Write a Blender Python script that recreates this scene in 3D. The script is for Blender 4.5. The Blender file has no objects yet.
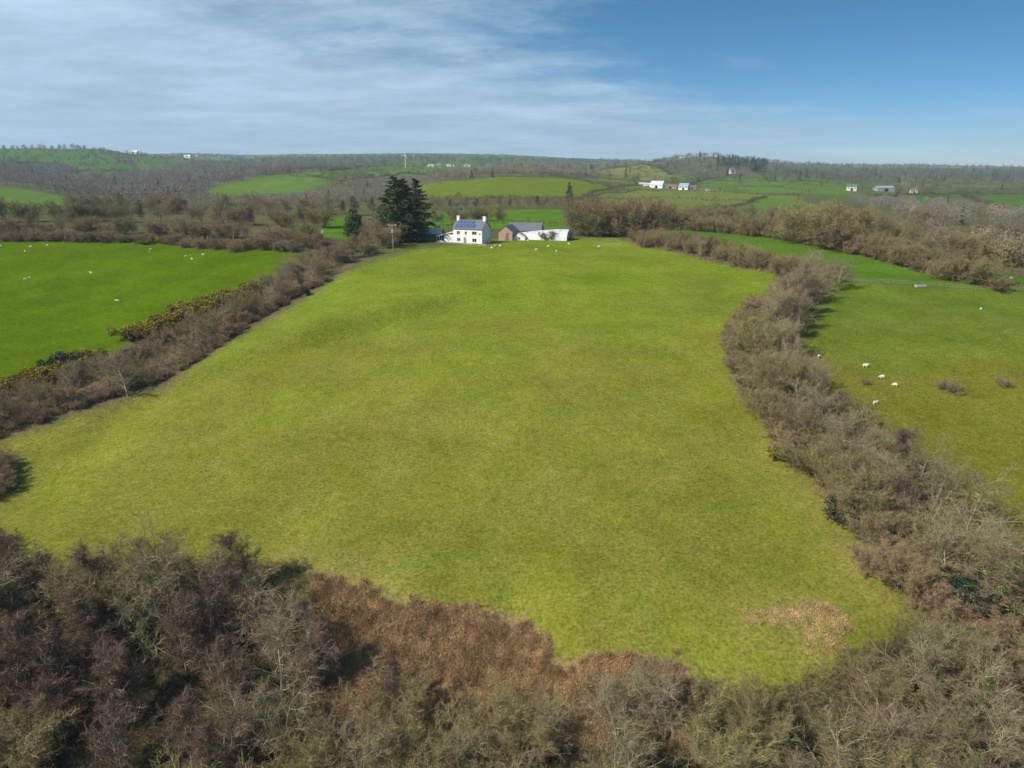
import bpy, math, random
import numpy as np
from mathutils import Vector, Matrix

R = math.radians
rng = np.random.default_rng(7)
random.seed(7)
sc = bpy.context.scene
col = sc.collection

# ------------------------------------------------------------------ camera, sky, sun, exposure
F = 712.0                       # focal length in pixels of the 1024 px frame
PITCH = R(16.73)                # looking down
CZ = 60.0                       # camera height
cam_d = bpy.data.cameras.new('camera'); cam = bpy.data.objects.new('camera', cam_d); col.objects.link(cam)
cam.location = (0, 0, CZ); cam.rotation_euler = (math.pi / 2 - PITCH, 0, 0)
cam_d.sensor_width = 36.0; cam_d.lens = 36.0 * F / 1024; cam_d.clip_start = 0.5; cam_d.clip_end = 30000
sc.camera = cam

SUN_EL, SUN_AZ = R(42), math.atan2(-0.87, -0.50)      # azimuth measured from +Y towards +X
S_dir = Vector((math.sin(SUN_AZ) * math.cos(SUN_EL), math.cos(SUN_AZ) * math.cos(SUN_EL), math.sin(SUN_EL)))
sun_d = bpy.data.lights.new('sun', 'SUN'); sun_d.energy = 5.0; sun_d.angle = R(0.53); sun_d.color = (1.0, 0.93, 0.80)
sun = bpy.data.objects.new('sun', sun_d); col.objects.link(sun)
sun.rotation_euler = S_dir.to_track_quat('Z', 'Y').to_euler(); sun.location = (-200, -80, 250)

world = bpy.data.worlds.new('World'); sc.world = world; world.use_nodes = True
wt = world.node_tree; wt.nodes.clear()
def wn(t, **k):
    n = wt.nodes.new(t)
    for a, v in k.items(): setattr(n, a, v)
    return n
def wl(a, b): wt.links.new(a, b)
def wmath(op, a, b=None, clamp=False):
    n = wn('ShaderNodeMath', operation=op, use_clamp=clamp)
    for i, v in enumerate((a, b)):
        if v is None: continue
        if isinstance(v, (int, float)): n.inputs[i].default_value = v
        else: wl(v, n.inputs[i])
    return n.outputs[0]
def wrange(v, a, b, c=0.0, d=1.0):
    n = wn('ShaderNodeMapRange', interpolation_type='SMOOTHSTEP')
    wl(v, n.inputs[0])
    for i, q in enumerate((a, b, c, d)): n.inputs[i + 1].default_value = q
    return n.outputs[0]
sky = wn('ShaderNodeTexSky', sky_type='NISHITA', sun_disc=False, sun_elevation=SUN_EL, sun_rotation=SUN_AZ,
         altitude=100, air_density=1.0, dust_density=0.2, ozone_density=4.0)
tc = wn('ShaderNodeTexCoord'); hi_ = wn('ShaderNodeMapping'); hi_.inputs['Scale'].default_value = (1, 1, 2.6); wl(tc.outputs['Generated'], hi_.inputs[0])
nrm_ = wn('ShaderNodeVectorMath', operation='NORMALIZE'); wl(hi_.outputs[0], nrm_.inputs[0]); wl(nrm_.outputs[0], sky.inputs[0])
hsv = wn('ShaderNodeHueSaturation'); hsv.inputs['Saturation'].default_value = 1.30; hsv.inputs['Hue'].default_value = 0.488; hsv.inputs['Value'].default_value = 1.0; wl(sky.outputs[0], hsv.inputs['Color'])
sep = wn('ShaderNodeSeparateXYZ'); wl(tc.outputs['Generated'], sep.inputs[0])
X, Y, Z = sep.outputs
zz = wmath('ADD', wmath('MAXIMUM', Z, 0.0), 0.10)
comb = wn('ShaderNodeCombineXYZ'); wl(wmath('DIVIDE', X, zz), comb.inputs[0]); wl(wmath('DIVIDE', Y, zz), comb.inputs[1])
mp = wn('ShaderNodeMapping'); mp.inputs['Rotation'].default_value = (0, 0, R(28)); mp.inputs['Scale'].default_value = (0.60, 0.85, 1)
wl(comb.outputs[0], mp.inputs[0])
n1 = wn('ShaderNodeTexNoise'); n1.inputs['Scale'].default_value = 0.55; n1.inputs['Detail'].default_value = 9; n1.inputs['Roughness'].default_value = 0.62
n1.inputs['Distortion'].default_value = 0.6; wl(mp.outputs[0], n1.inputs['Vector'])
n2 = wn('ShaderNodeTexNoise'); n2.inputs['Scale'].default_value = 1.9; n2.inputs['Detail'].default_value = 8; n2.inputs['Roughness'].default_value = 0.65
wl(mp.outputs[0], n2.inputs['Vector'])
n3 = wn('ShaderNodeTexNoise'); n3.inputs['Scale'].default_value = 6.5; n3.inputs['Detail'].default_value = 8; n3.inputs['Roughness'].default_value = 0.7; n3.inputs['Distortion'].default_value = 0.8
wl(comb.outputs[0], n3.inputs['Vector'])
cover = wmath('ADD', n1.outputs[0], wmath('MULTIPLY', wmath('ADD', wmath('SUBTRACT', n2.outputs[0], 0.5), wmath('MULTIPLY', wmath('SUBTRACT', n3.outputs[0], 0.5), 0.55)), 0.50))
side = wrange(X, -0.30, 0.50, 0.40, -0.34)                  # veil of cloud thickens towards the west (left)
low = wrange(Z, 0.0, 0.17, 0.52, 0.0)                      # and towards the horizon
veil = wrange(wmath('ADD', wmath('ADD', cover, side), low), 0.40, 1.0)
veil = wmath('MULTIPLY', veil, 0.92)
bg1 = wn('ShaderNodeBackground'); wl(hsv.outputs[0], bg1.inputs[0]); bg1.inputs[1].default_value = 0.115
bg2 = wn('ShaderNodeBackground')
cr = wn('ShaderNodeMapRange'); wl(n2.outputs[0], cr.inputs[0]); cr.inputs[1].default_value = 0.3; cr.inputs[2].default_value = 0.75
cr.inputs[3].default_value = 0.56; cr.inputs[4].default_value = 1.0
bg2.inputs[0].default_value = (0.56, 0.75, 0.92, 1); wl(cr.outputs[0], bg2.inputs[1])
mix = wn('ShaderNodeMixShader'); wl(veil, mix.inputs[0]); wl(bg1.outputs[0], mix.inputs[1]); wl(bg2.outputs[0], mix.inputs[2])
wo = wn('ShaderNodeOutputWorld'); wl(mix.outputs[0], wo.inputs[0])

vs = sc.view_settings
sc.display_settings.display_device = 'sRGB'
vs.view_transform = 'Standard'; vs.look = 'None'; vs.exposure = 0.22; vs.gamma = 1.0; vs.use_curve_mapping = False
sc.cycles.max_bounces = 6; sc.cycles.diffuse_bounces = 3; sc.cycles.volume_bounces = 0; sc.cycles.transparent_max_bounces = 8

# ------------------------------------------------------------------ helpers
def tag(o, label=None, cat=None, group=None, kind=None):
    if label: o['label'] = label
    if cat: o['category'] = cat
    if group: o['group'] = group
    if kind: o['kind'] = kind
    return o
def empty(name, loc, rz=0.0, s=1.0):
    o = bpy.data.objects.new(name, None); col.objects.link(o)
    o.empty_display_size = 0.3; o.location = loc; o.rotation_euler = (0, 0, rz)
    o.scale = (s, s, s) if isinstance(s, (int, float)) else s
    return o
def link(name, mesh, parent=None):
    o = bpy.data.objects.new(name, mesh); col.objects.link(o)
    if parent is not None: o.parent = parent
    return o
def ss(x, a, b):
    t = np.clip((x - a) / (b - a), 0, 1); return t * t * (3 - 2 * t)
def mesh_np(name, V, polys, mat, smooth=False, attrs=None):
    """polys: list of int arrays, each (n, k): faces of k corners"""
    me = bpy.data.meshes.new(name)
    V = np.ascontiguousarray(V, np.float32); me.vertices.add(len(V)); me.vertices.foreach_set('co', V.ravel())
    polys = [p for p in polys if len(p)]
    idx = np.concatenate([p.ravel() for p in polys]).astype(np.int32)
    tot = np.concatenate([np.full(len(p), p.shape[1], np.int32) for p in polys])
    st = np.concatenate([[0], np.cumsum(tot)[:-1]]).astype(np.int32)
    me.loops.add(len(idx)); me.loops.foreach_set('vertex_index', idx)
    me.polygons.add(len(tot)); me.polygons.foreach_set('loop_start', st); me.polygons.foreach_set('loop_total', tot)
    if smooth: me.polygons.foreach_set('use_smooth', np.ones(len(tot), bool))
    me.update(calc_edges=True)
    for an, (tp, arr) in (attrs or {}).items():
        a = me.attributes.new(an, tp, 'POINT')
        a.data.foreach_set('color' if tp == 'FLOAT_COLOR' else 'value', np.ascontiguousarray(arr, np.float32).ravel())
    if mat: me.materials.append(mat)
    return me
class MB:
    """collects boxes and prisms for one mesh"""
    def __init__(s): s.v = []; s.f = []
    def add(s, vs_, fs_):
        n = len(s.v); s.v += [tuple(p) for p in vs_]; s.f += [tuple(i + n for i in f) for f in fs_]
    def box(s, x0, x1, y0, y1, z0, z1):
        s.add([(x0, y0, z0), (x1, y0, z0), (x1, y1, z0), (x0, y1, z0), (x0, y0, z1), (x1, y0, z1), (x1, y1, z1), (x0, y1, z1)],
              [(3, 2, 1, 0), (4, 5, 6, 7), (0, 1, 5, 4), (1, 2, 6, 5), (2, 3, 7, 6), (3, 0, 4, 7)])
    def hexa(s, p):     # bottom ring of 4 then top ring of 4
        s.add(p, [(3, 2, 1, 0), (4, 5, 6, 7), (0, 1, 5, 4), (1, 2, 6, 5), (2, 3, 7, 6), (3, 0, 4, 7)])
    def extr(s, prof, y0, y1):   # profile in (x, z), extruded along y
        n = len(prof)
        v = [(x, y0, z) for x, z in prof] + [(x, y1, z) for x, z in prof]
        s.add(v, [tuple(range(n))] + [tuple(range(2 * n - 1, n - 1, -1))] + [(i, i + n, (i + 1) % n + n, (i + 1) % n) for i in range(n)])
    def tube(s, a, b, r0, r1, n=8):
        a, b = Vector(a), Vector(b); d = (b - a).normalized()
        u = d.orthogonal().normalized(); w = d.cross(u)
        ring = [(math.cos(2 * math.pi * i / n), math.sin(2 * math.pi * i / n)) for i in range(n)]
        v = [a + (u * c + w * t) * r0 for c, t in ring] + [b + (u * c + w * t) * r1 for c, t in ring]
        s.add(v, [tuple(range(n))[::-1], tuple(range(n, 2 * n))] + [(i, (i + 1) % n, (i + 1) % n + n, i + n) for i in range(n)])
    def mesh(s, name, mat, bevel=0):
        me = bpy.data.meshes.new(name); me.from_pydata(s.v, [], s.f)
        import bmesh
        bm = bmesh.new(); bm.from_mesh(me); bmesh.ops.recalc_face_normals(bm, faces=bm.faces); bm.to_mesh(me); bm.free()
        me.materials.append(mat); me.update(); return me
    def build(s, name, mat, parent=None): return link(name, s.mesh(name, mat), parent)

# ------------------------------------------------------------------ materials
def M(name, c, rough=0.85, spec=0.2, var=0.0, hue=0.0, noise=None, namp=0.25, bump=0.0, attr=None, metal=0.0, trans=0.0):
    m = bpy.data.materials.new(name); m.use_nodes = True
    t = m.node_tree; b = t.nodes['Principled BSDF']
    b.inputs['Roughness'].default_value = rough; b.inputs['Specular IOR Level'].default_value = spec; b.inputs['Metallic'].default_value = metal
    def nd(k, **kw):
        n = t.nodes.new(k)
        for a, v in kw.items(): setattr(n, a, v)
        return n
    src = None
    if attr:
        a = nd('ShaderNodeAttribute', attribute_name=attr); mx = nd('ShaderNodeMix', data_type='RGBA', blend_type='MULTIPLY')
        mx.inputs[0].default_value = 1; mx.inputs[6].default_value = (*c, 1); t.links.new(a.outputs['Color'], mx.inputs[7]); src = mx.outputs[2]
    else:
        rgb = nd('ShaderNodeRGB'); rgb.outputs[0].default_value = (*c, 1); src = rgb.outputs[0]
    if var or hue:
        oi = nd('ShaderNodeObjectInfo'); hs = nd('ShaderNodeHueSaturation')
        mr = nd('ShaderNodeMapRange'); mr.inputs[3].default_value = 1 - var; mr.inputs[4].default_value = 1 + var
        t.links.new(oi.outputs['Random'], mr.inputs[0]); t.links.new(mr.outputs[0], hs.inputs['Value'])
        ml = nd('ShaderNodeMath', operation='MULTIPLY'); ml.inputs[1].default_value = 7.31; t.links.new(oi.outputs['Random'], ml.inputs[0])
        fr = nd('ShaderNodeMath', operation='FRACT'); t.links.new(ml.outputs[0], fr.inputs[0])
        m2 = nd('ShaderNodeMapRange'); m2.inputs[3].default_value = 0.5 - hue; m2.inputs[4].default_value = 0.5 + hue
        t.links.new(fr.outputs[0], m2.inputs[0]); t.links.new(m2.outputs[0], hs.inputs['Hue'])
        t.links.new(src, hs.inputs['Color']); src = hs.outputs[0]
    if noise:
        co = nd('ShaderNodeTexCoord'); nz = nd('ShaderNodeTexNoise'); nz.inputs['Scale'].default_value = noise; nz.inputs['Detail'].default_value = 5
        t.links.new(co.outputs['Object'], nz.inputs['Vector'])
        mr = nd('ShaderNodeMapRange'); mr.inputs[1].default_value = 0.25; mr.inputs[2].default_value = 0.75
        mr.inputs[3].default_value = 1 - namp; mr.inputs[4].default_value = 1 + namp; t.links.new(nz.outputs[0], mr.inputs[0])
        vm = nd('ShaderNodeVectorMath', operation='SCALE'); t.links.new(src, vm.inputs[0]); t.links.new(mr.outputs[0], vm.inputs['Scale']); src = vm.outputs[0]
        if bump:
            bp = nd('ShaderNodeBump'); bp.inputs['Strength'].default_value = bump; bp.inputs['Distance'].default_value = 0.1
            t.links.new(nz.outputs[0], bp.inputs['Height']); t.links.new(bp.outputs[0], b.inputs['Normal'])
    t.links.new(src, b.inputs['Base Color'])
    return m

M_twig = {
    'birch':    M('twigs_purple_brown', (0.148, 0.092, 0.064), 0.8, 0.15, 0.2, 0.012),
    'ash':      M('twigs_grey_lichen', (0.255, 0.203, 0.112), 0.8, 0.15, 0.20, 0.02),
    'oak':      M('twigs_dull_brown', (0.205, 0.158, 0.082), 0.8, 0.15, 0.20, 0.02),
    'willow':   M('twigs_olive_tan', (0.240, 0.190, 0.093), 0.8, 0.15, 0.22, 0.02),
    'hawthorn': M('twigs_dark_brown', (0.285, 0.205, 0.115), 0.8, 0.15, 0.25, 0.02),
}
M_bark = {
    'birch': M('bark_pale', (0.30, 0.255, 0.19), 0.8, 0.2, 0.15, 0, 3.0, 0.5),
    'ash':   M('bark_grey_lichen', (0.34, 0.30, 0.195), 0.85, 0.2, 0.15, 0.02, 2.0, 0.4),
    'oak':   M('bark_brown', (0.29, 0.25, 0.16), 0.9, 0.2, 0.2, 0.01, 2.5, 0.45),
    'willow': M('bark_olive', (0.32, 0.285, 0.12), 0.9, 0.2, 0.2, 0.02, 2.0, 0.4),
    'hawthorn': M('bark_dark', (0.17, 0.14, 0.10), 0.9, 0.2, 0.2, 0.01, 2.5, 0.4),
    'conifer': M('bark_conifer', (0.09, 0.06, 0.045), 0.9, 0.2, 0.15, 0, 2.0, 0.4),
}
M_ivy = M('ivy_leaf', (0.085, 0.135, 0.020), 0.5, 0.4, 0.25, 0.02, 0.9, 0.5)
M_holly = M('dark_evergreen_leaf', (0.022, 0.040, 0.018), 0.55, 0.4, 0.25, 0.02, 0.8, 0.5)
M_spruce = M('spruce_needles', (0.080, 0.100, 0.034), 0.7, 0.25, 0.2, 0.02, 0.5, 0.5)
M_yew = M('yew_foliage', (0.055, 0.090, 0.014), 0.7, 0.25, 0.15, 0.02, 0.8, 0.4)
M_gorse = M('gorse_spines', (0.10, 0.105, 0.022), 0.8, 0.2, 0.2, 0.02, 0.8, 0.4)
M_gflower = M('gorse_flower', (0.55, 0.38, 0.03), 0.7, 0.2, 0.15)
M_bracken = M('dead_bracken', (1.0, 1.0, 1.0), 0.85, 0.15, attr='tint')
M_far = M('far_twigs', (1, 1, 1), 0.85, 0.15, attr='tint')
M_scrub = M('dry_scrub', (1, 1, 1), 0.85, 0.15, attr='tint')
M_grass = M('grass_blades', (1, 1, 1), 0.75, 0.2, attr='tint')
M_white = M('white_render', (0.80, 0.79, 0.76), 0.8, 0.3, 0, 0, 1.2, 0.06)
M_slate = M('slate_roof', (0.13, 0.13, 0.16), 0.6, 0.4, 0, 0, 4.0, 0.25)
M_solar = M('solar_cells', (0.045, 0.085, 0.20), 0.2, 0.6)
M_silver = M('aluminium_edge', (0.5, 0.52, 0.55), 0.4, 0.5, metal=0.6)
M_glass = M('dark_window_glass', (0.03, 0.035, 0.05), 0.1, 0.6)
M_frame = M('window_frame_white', (0.75, 0.75, 0.74), 0.5, 0.4)
M_door = M('door_mauve', (0.30, 0.22, 0.26), 0.6, 0.3)
M_pstone = M('pinkish_rubble_stone', (0.42, 0.30, 0.24), 0.9, 0.2, 0, 0, 3.0, 0.35, 0.4)
M_gstone = M('grey_rubble_stone', (0.26, 0.24, 0.21), 0.9, 0.2, 0, 0, 3.0, 0.4, 0.4)
M_poly = M('white_plastic_film', (0.52, 0.54, 0.56), 0.45, 0.4, 0, 0, 0.6, 0.12)
M_greyroof = M('grey_sheet_roof', (0.30, 0.31, 0.33), 0.7, 0.3, 0, 0, 0.8, 0.2)
M_rust = M('rusty_sheet', (0.24, 0.13, 0.10), 0.85, 0.2, 0, 0, 1.5, 0.35)
M_teal = M('pale_green_sheet', (0.36, 0.48, 0.42), 0.6, 0.3, 0, 0, 1.0, 0.15)
M_bluegrey = M('blue_grey_sheet', (0.26, 0.33, 0.42), 0.6, 0.3, 0, 0, 1.0, 0.15)
M_dark = M('dark_opening', (0.02, 0.018, 0.018), 0.9, 0.1)
M_wood = M('weathered_timber', (0.24, 0.20, 0.15), 0.9, 0.2, 0.1, 0, 3.0, 0.3)
M_paleww = M('pale_timber', (0.45, 0.40, 0.32), 0.9, 0.2, 0, 0, 3.0, 0.3)
M_galv = M('galvanised_steel', (0.55, 0.57, 0.58), 0.45, 0.5, metal=0.4)
M_fleece = M('sheep_fleece', (0.66, 0.61, 0.48), 0.95, 0.1, 0.08, 0.0, 9.0, 0.12)
M_turb = M('turbine_white', (0.82, 0.83, 0.84), 0.5, 0.4)
M_guard = M('tree_guard_plastic', (0.50, 0.58, 0.46), 0.6, 0.3)
M_render_cream = M('cream_render', (0.66, 0.62, 0.52), 0.85, 0.2)

# ------------------------------------------------------------------ terrain shape
def pix_dir(px, py):
    a = (np.asarray(px, float) - 512) / F; b = (384 - np.asarray(py, float)) / F
    x = a; y = math.cos(PITCH) + b * math.sin(PITCH); z = -math.sin(PITCH) + b * math.cos(PITCH)
    return np.arctan2(x, y), z / np.hypot(x, y)
def project(p):
    x, y, z = p[0], p[1], p[2] - CZ
    dep = y * math.cos(PITCH) - z * math.sin(PITCH); up = y * math.sin(PITCH) + z * math.cos(PITCH)
    return 512 + F * x / dep, 384 - F * up / dep
def wob(x, y, s, seed):
    r = np.random.default_rng(seed); o = 0
    for k in range(7):
        a = r.uniform(0, 2 * math.pi); f = r.uniform(0.6, 1.7) / s; ph = r.uniform(0, 6.28)
        o = o + np.sin((x * math.cos(a) + y * math.sin(a)) * f * 2 * math.pi + ph)
    return o / 7
Yt = np.array([-9000, 20, 30, 40, 48, 56, 62, 66, 74, 98, 120, 145, 180, 220, 250, 300, 350, 450, 9000.])
Dt = np.array([60, 60, 59.5, 58, 55.5, 51.2, 47.6, 45.4, 43.4, 39.4, 35.3, 31.9, 28.2, 25.4, 24.0, 23.6, 24.2, 24.2, 24.2])
_fy = np.arange(-60, 520, 1.0); _fd = np.interp(_fy, Yt, Dt)
_k = np.exp(-0.5 * (np.arange(-12, 13) / 4.0) ** 2); _k /= _k.sum(); _fd = np.convolve(np.pad(_fd, 12, mode='edge'), _k, 'valid')
def near_z(x, y):
    s = np.interp(x, [-60, -30, -15, 0, 7, 30, 60], [3, 4, 2, 0, -6, -9, -9])
    yy = y - s * (1 - ss(y, 62, 100))
    z = CZ - np.interp(yy, _fy, _fd)
    # a low bank crossing the upper left of the field
    bl = (y - 133) * .79 - .61 * (x + 54); z = z + 3.6 * ss(bl, -4, 4) * np.exp(-((x + 36) / 32) ** 2) * np.exp(-np.maximum(bl, 0) / 22)
    z = z - 4.5 * np.clip((8 - x) / 70, 0, 1.1) ** 2 * ss(y, 60, 95) * (1 - ss(y, 170, 240))
    return z + 0.35 * wob(x, y, 34, 3) + 0.12 * wob(x, y, 11, 4)

CP = [ # (px, py, horizontal distance) of far ground
 (0,205,620),(30,200,660),(60,197,700),(0,188,800),(0,183,1000),(60,186,1000),(0,172,1350),(0,160,1850),(0,149,2350),(60,176,1350),(60,162,1850),(60,149.5,2350),(0,153,3200),(60,153.5,3300),
 (110,196,900),(110,180,1300),(110,165,1800),(105,150,2350),(130,158,2700),(130,154,3800),
 (200,214,450),(200,200,650),(200,192,850),(200,176,1400),(200,163,2500),(200,156,4200),
 (120,212,460),(120,203,640),(30,212,450),
 (285,212,450),(285,204,600),(240,192,820),(285,190,800),(320,188,800),(285,173,1080),(325,173,1080),(230,184,950),(285,166,2100),(285,155,4600),
 (400,206,480),(400,198,640),(400,186,900),(400,176,1150),(400,167,1750),(400,160,2600),(400,154,4500),
 (500,224,350),(500,211.5,450),(500,204,510),(500,197.5,600),(500,188,720),(500,177.5,860),(560,179,860),(500,173,1250),(500,164.5,2200),(500,155,4300),
 (445,197,640),(445,182,860),(440,211,450),(445,170,1600),(445,165,2100),
 (620,222,360),(620,208,520),(620,200,640),(620,192,800),(600,183,860),(640,178,1200),(640,165.5,1600),(610,170,1500),(600,160,4500),(640,168,2200),
 (690,222,380),(690,205,600),(690,195,760),(670,187,950),(700,178,1250),(690,165,1700),(690,157,2100),(690,162,3000),
 (800,222,430),(800,210,520),(800,195,800),(800,181,1250),(800,173,2000),(800,166,3500),(800,164.5,5000),(750,160,2200),(750,166,1800),(750,164,3200),
 (900,225,430),(900,212,560),(900,200,800),(900,190,1150),(900,178,1900),(900,169,3500),(900,165,5200),
 (1000,243,340),(1000,230,430),(1000,212,650),(1000,200,900),(1000,190,1250),(1000,178,2100),(1000,170,3800),(1000,167,5400),
]
for px_, sk in ((0,154),(130,155),(285,157),(450,157),(600,161),(700,163),(800,166),(900,166.5),(1020,168.5)): CP.append((px_, sk, 7000))
ct, ce = pix_dir([c[0] for c in CP], [c[1] for c in CP]); cd = np.array([c[2] for c in CP], float)
nx, ny = [], []
for d_ in (215, 250, 290):
    for t_ in np.linspace(-0.68, 0.68, 9): nx.append(d_ * math.sin(t_)); ny.append(d_ * math.cos(t_))
nx, ny = np.array(nx), np.array(ny); nd_ = np.hypot(nx, ny)
ct = np.concatenate([ct, np.arctan2(nx, ny)]); ce = np.concatenate([ce, (near_z(nx, ny) - CZ) / nd_]); cd = np.concatenate([cd, nd_])
KT = 2.6
P = np.stack([ct * KT, np.log(cd)], 1)
def ker(r2): return 0.5 * r2 * np.log(r2 + 1e-12)
n_ = len(P); A = np.zeros((n_ + 3, n_ + 3))
A[:n_, :n_] = ker(((P[:, None] - P[None]) ** 2).sum(2)) + np.eye(n_) * 2e-3
A[:n_, n_] = 1; A[:n_, n_ + 1:] = P; A[n_:, :n_] = A[:n_, n_:].T
W_ = np.linalg.solve(A, np.concatenate([ce, [0, 0, 0]]))
def tps(t, d):
    q = np.stack([t * KT, np.log(d)], 1); out = np.empty(len(q))
    for i in range(0, len(q), 20000):
        s = q[i:i + 20000]
        out[i:i + 20000] = ker(((s[:, None] - P[None]) ** 2).sum(2)) @ W_[:n_] + W_[n_] + s @ W_[n_ + 1:]
    return out
def ground(x, y):
    x = np.atleast_1d(np.asarray(x, float)).astype(float); y = np.atleast_1d(np.asarray(y, float)).astype(float)
    sh = x.shape; x = x.ravel(); y = y.ravel()
    d = np.maximum(np.hypot(x, y), 1e-3); t = np.arctan2(x, y)
    z = near_z(x, y)
    m = d > 230
    if m.any():
        te = tps(np.clip(t[m], -0.85, 0.85), np.minimum(d[m], 7200))
        zf = CZ + te * d[m]
        zf = zf + (0.8 + d[m] / 600) * wob(x[m], y[m], 120, 9) * ss(d[m], 260, 500)
        wb = ss(np.abs(t[m]), 0.9, 1.5); zf = zf * (1 - wb) + (CZ - 55) * wb
        w = ss(d[m], 230, 300); z[m] = z[m] * (1 - w) + zf * w
    return z.reshape(sh)
_dd = np.exp(np.linspace(math.log(25), math.log(7000), 900))
_cache = {}
def at(px, py):
    k = (round(px, 1), round(py, 1))
    if k in _cache: return _cache[k]
    t, e = pix_dir(px, py); x = _dd * math.sin(t); y = _dd * math.cos(t)
    g = (ground(x, y) - CZ) / _dd; hit = np.nonzero(g >= e)[0]
    i = hit[0] if len(hit) else len(_dd) - 1
    if i > 0 and len(hit):
        f = (e - g[i - 1]) / max(g[i] - g[i - 1], 1e-9); d = _dd[i - 1] + f * (_dd[i] - _dd[i - 1])
    else: d = _dd[i]
    x, y = d * math.sin(t), d * math.cos(t)
    r = np.array([x, y, float(ground(x, y)[0])]); _cache[k] = r
    return r
def wpoly(pts): return np.array([at(*p)[:2] for p in pts])
def inside(poly, x, y):
    r = np.zeros(x.shape, bool); j = len(poly) - 1
    for i in range(len(poly)):
        xi, yi = poly[i]; xj, yj = poly[j]
        if yi != yj:
            c = ((yi > y) != (yj > y)) & (x < (xj - xi) * (y - yi) / (yj - yi) + xi); r ^= c
        j = i
    return r

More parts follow.
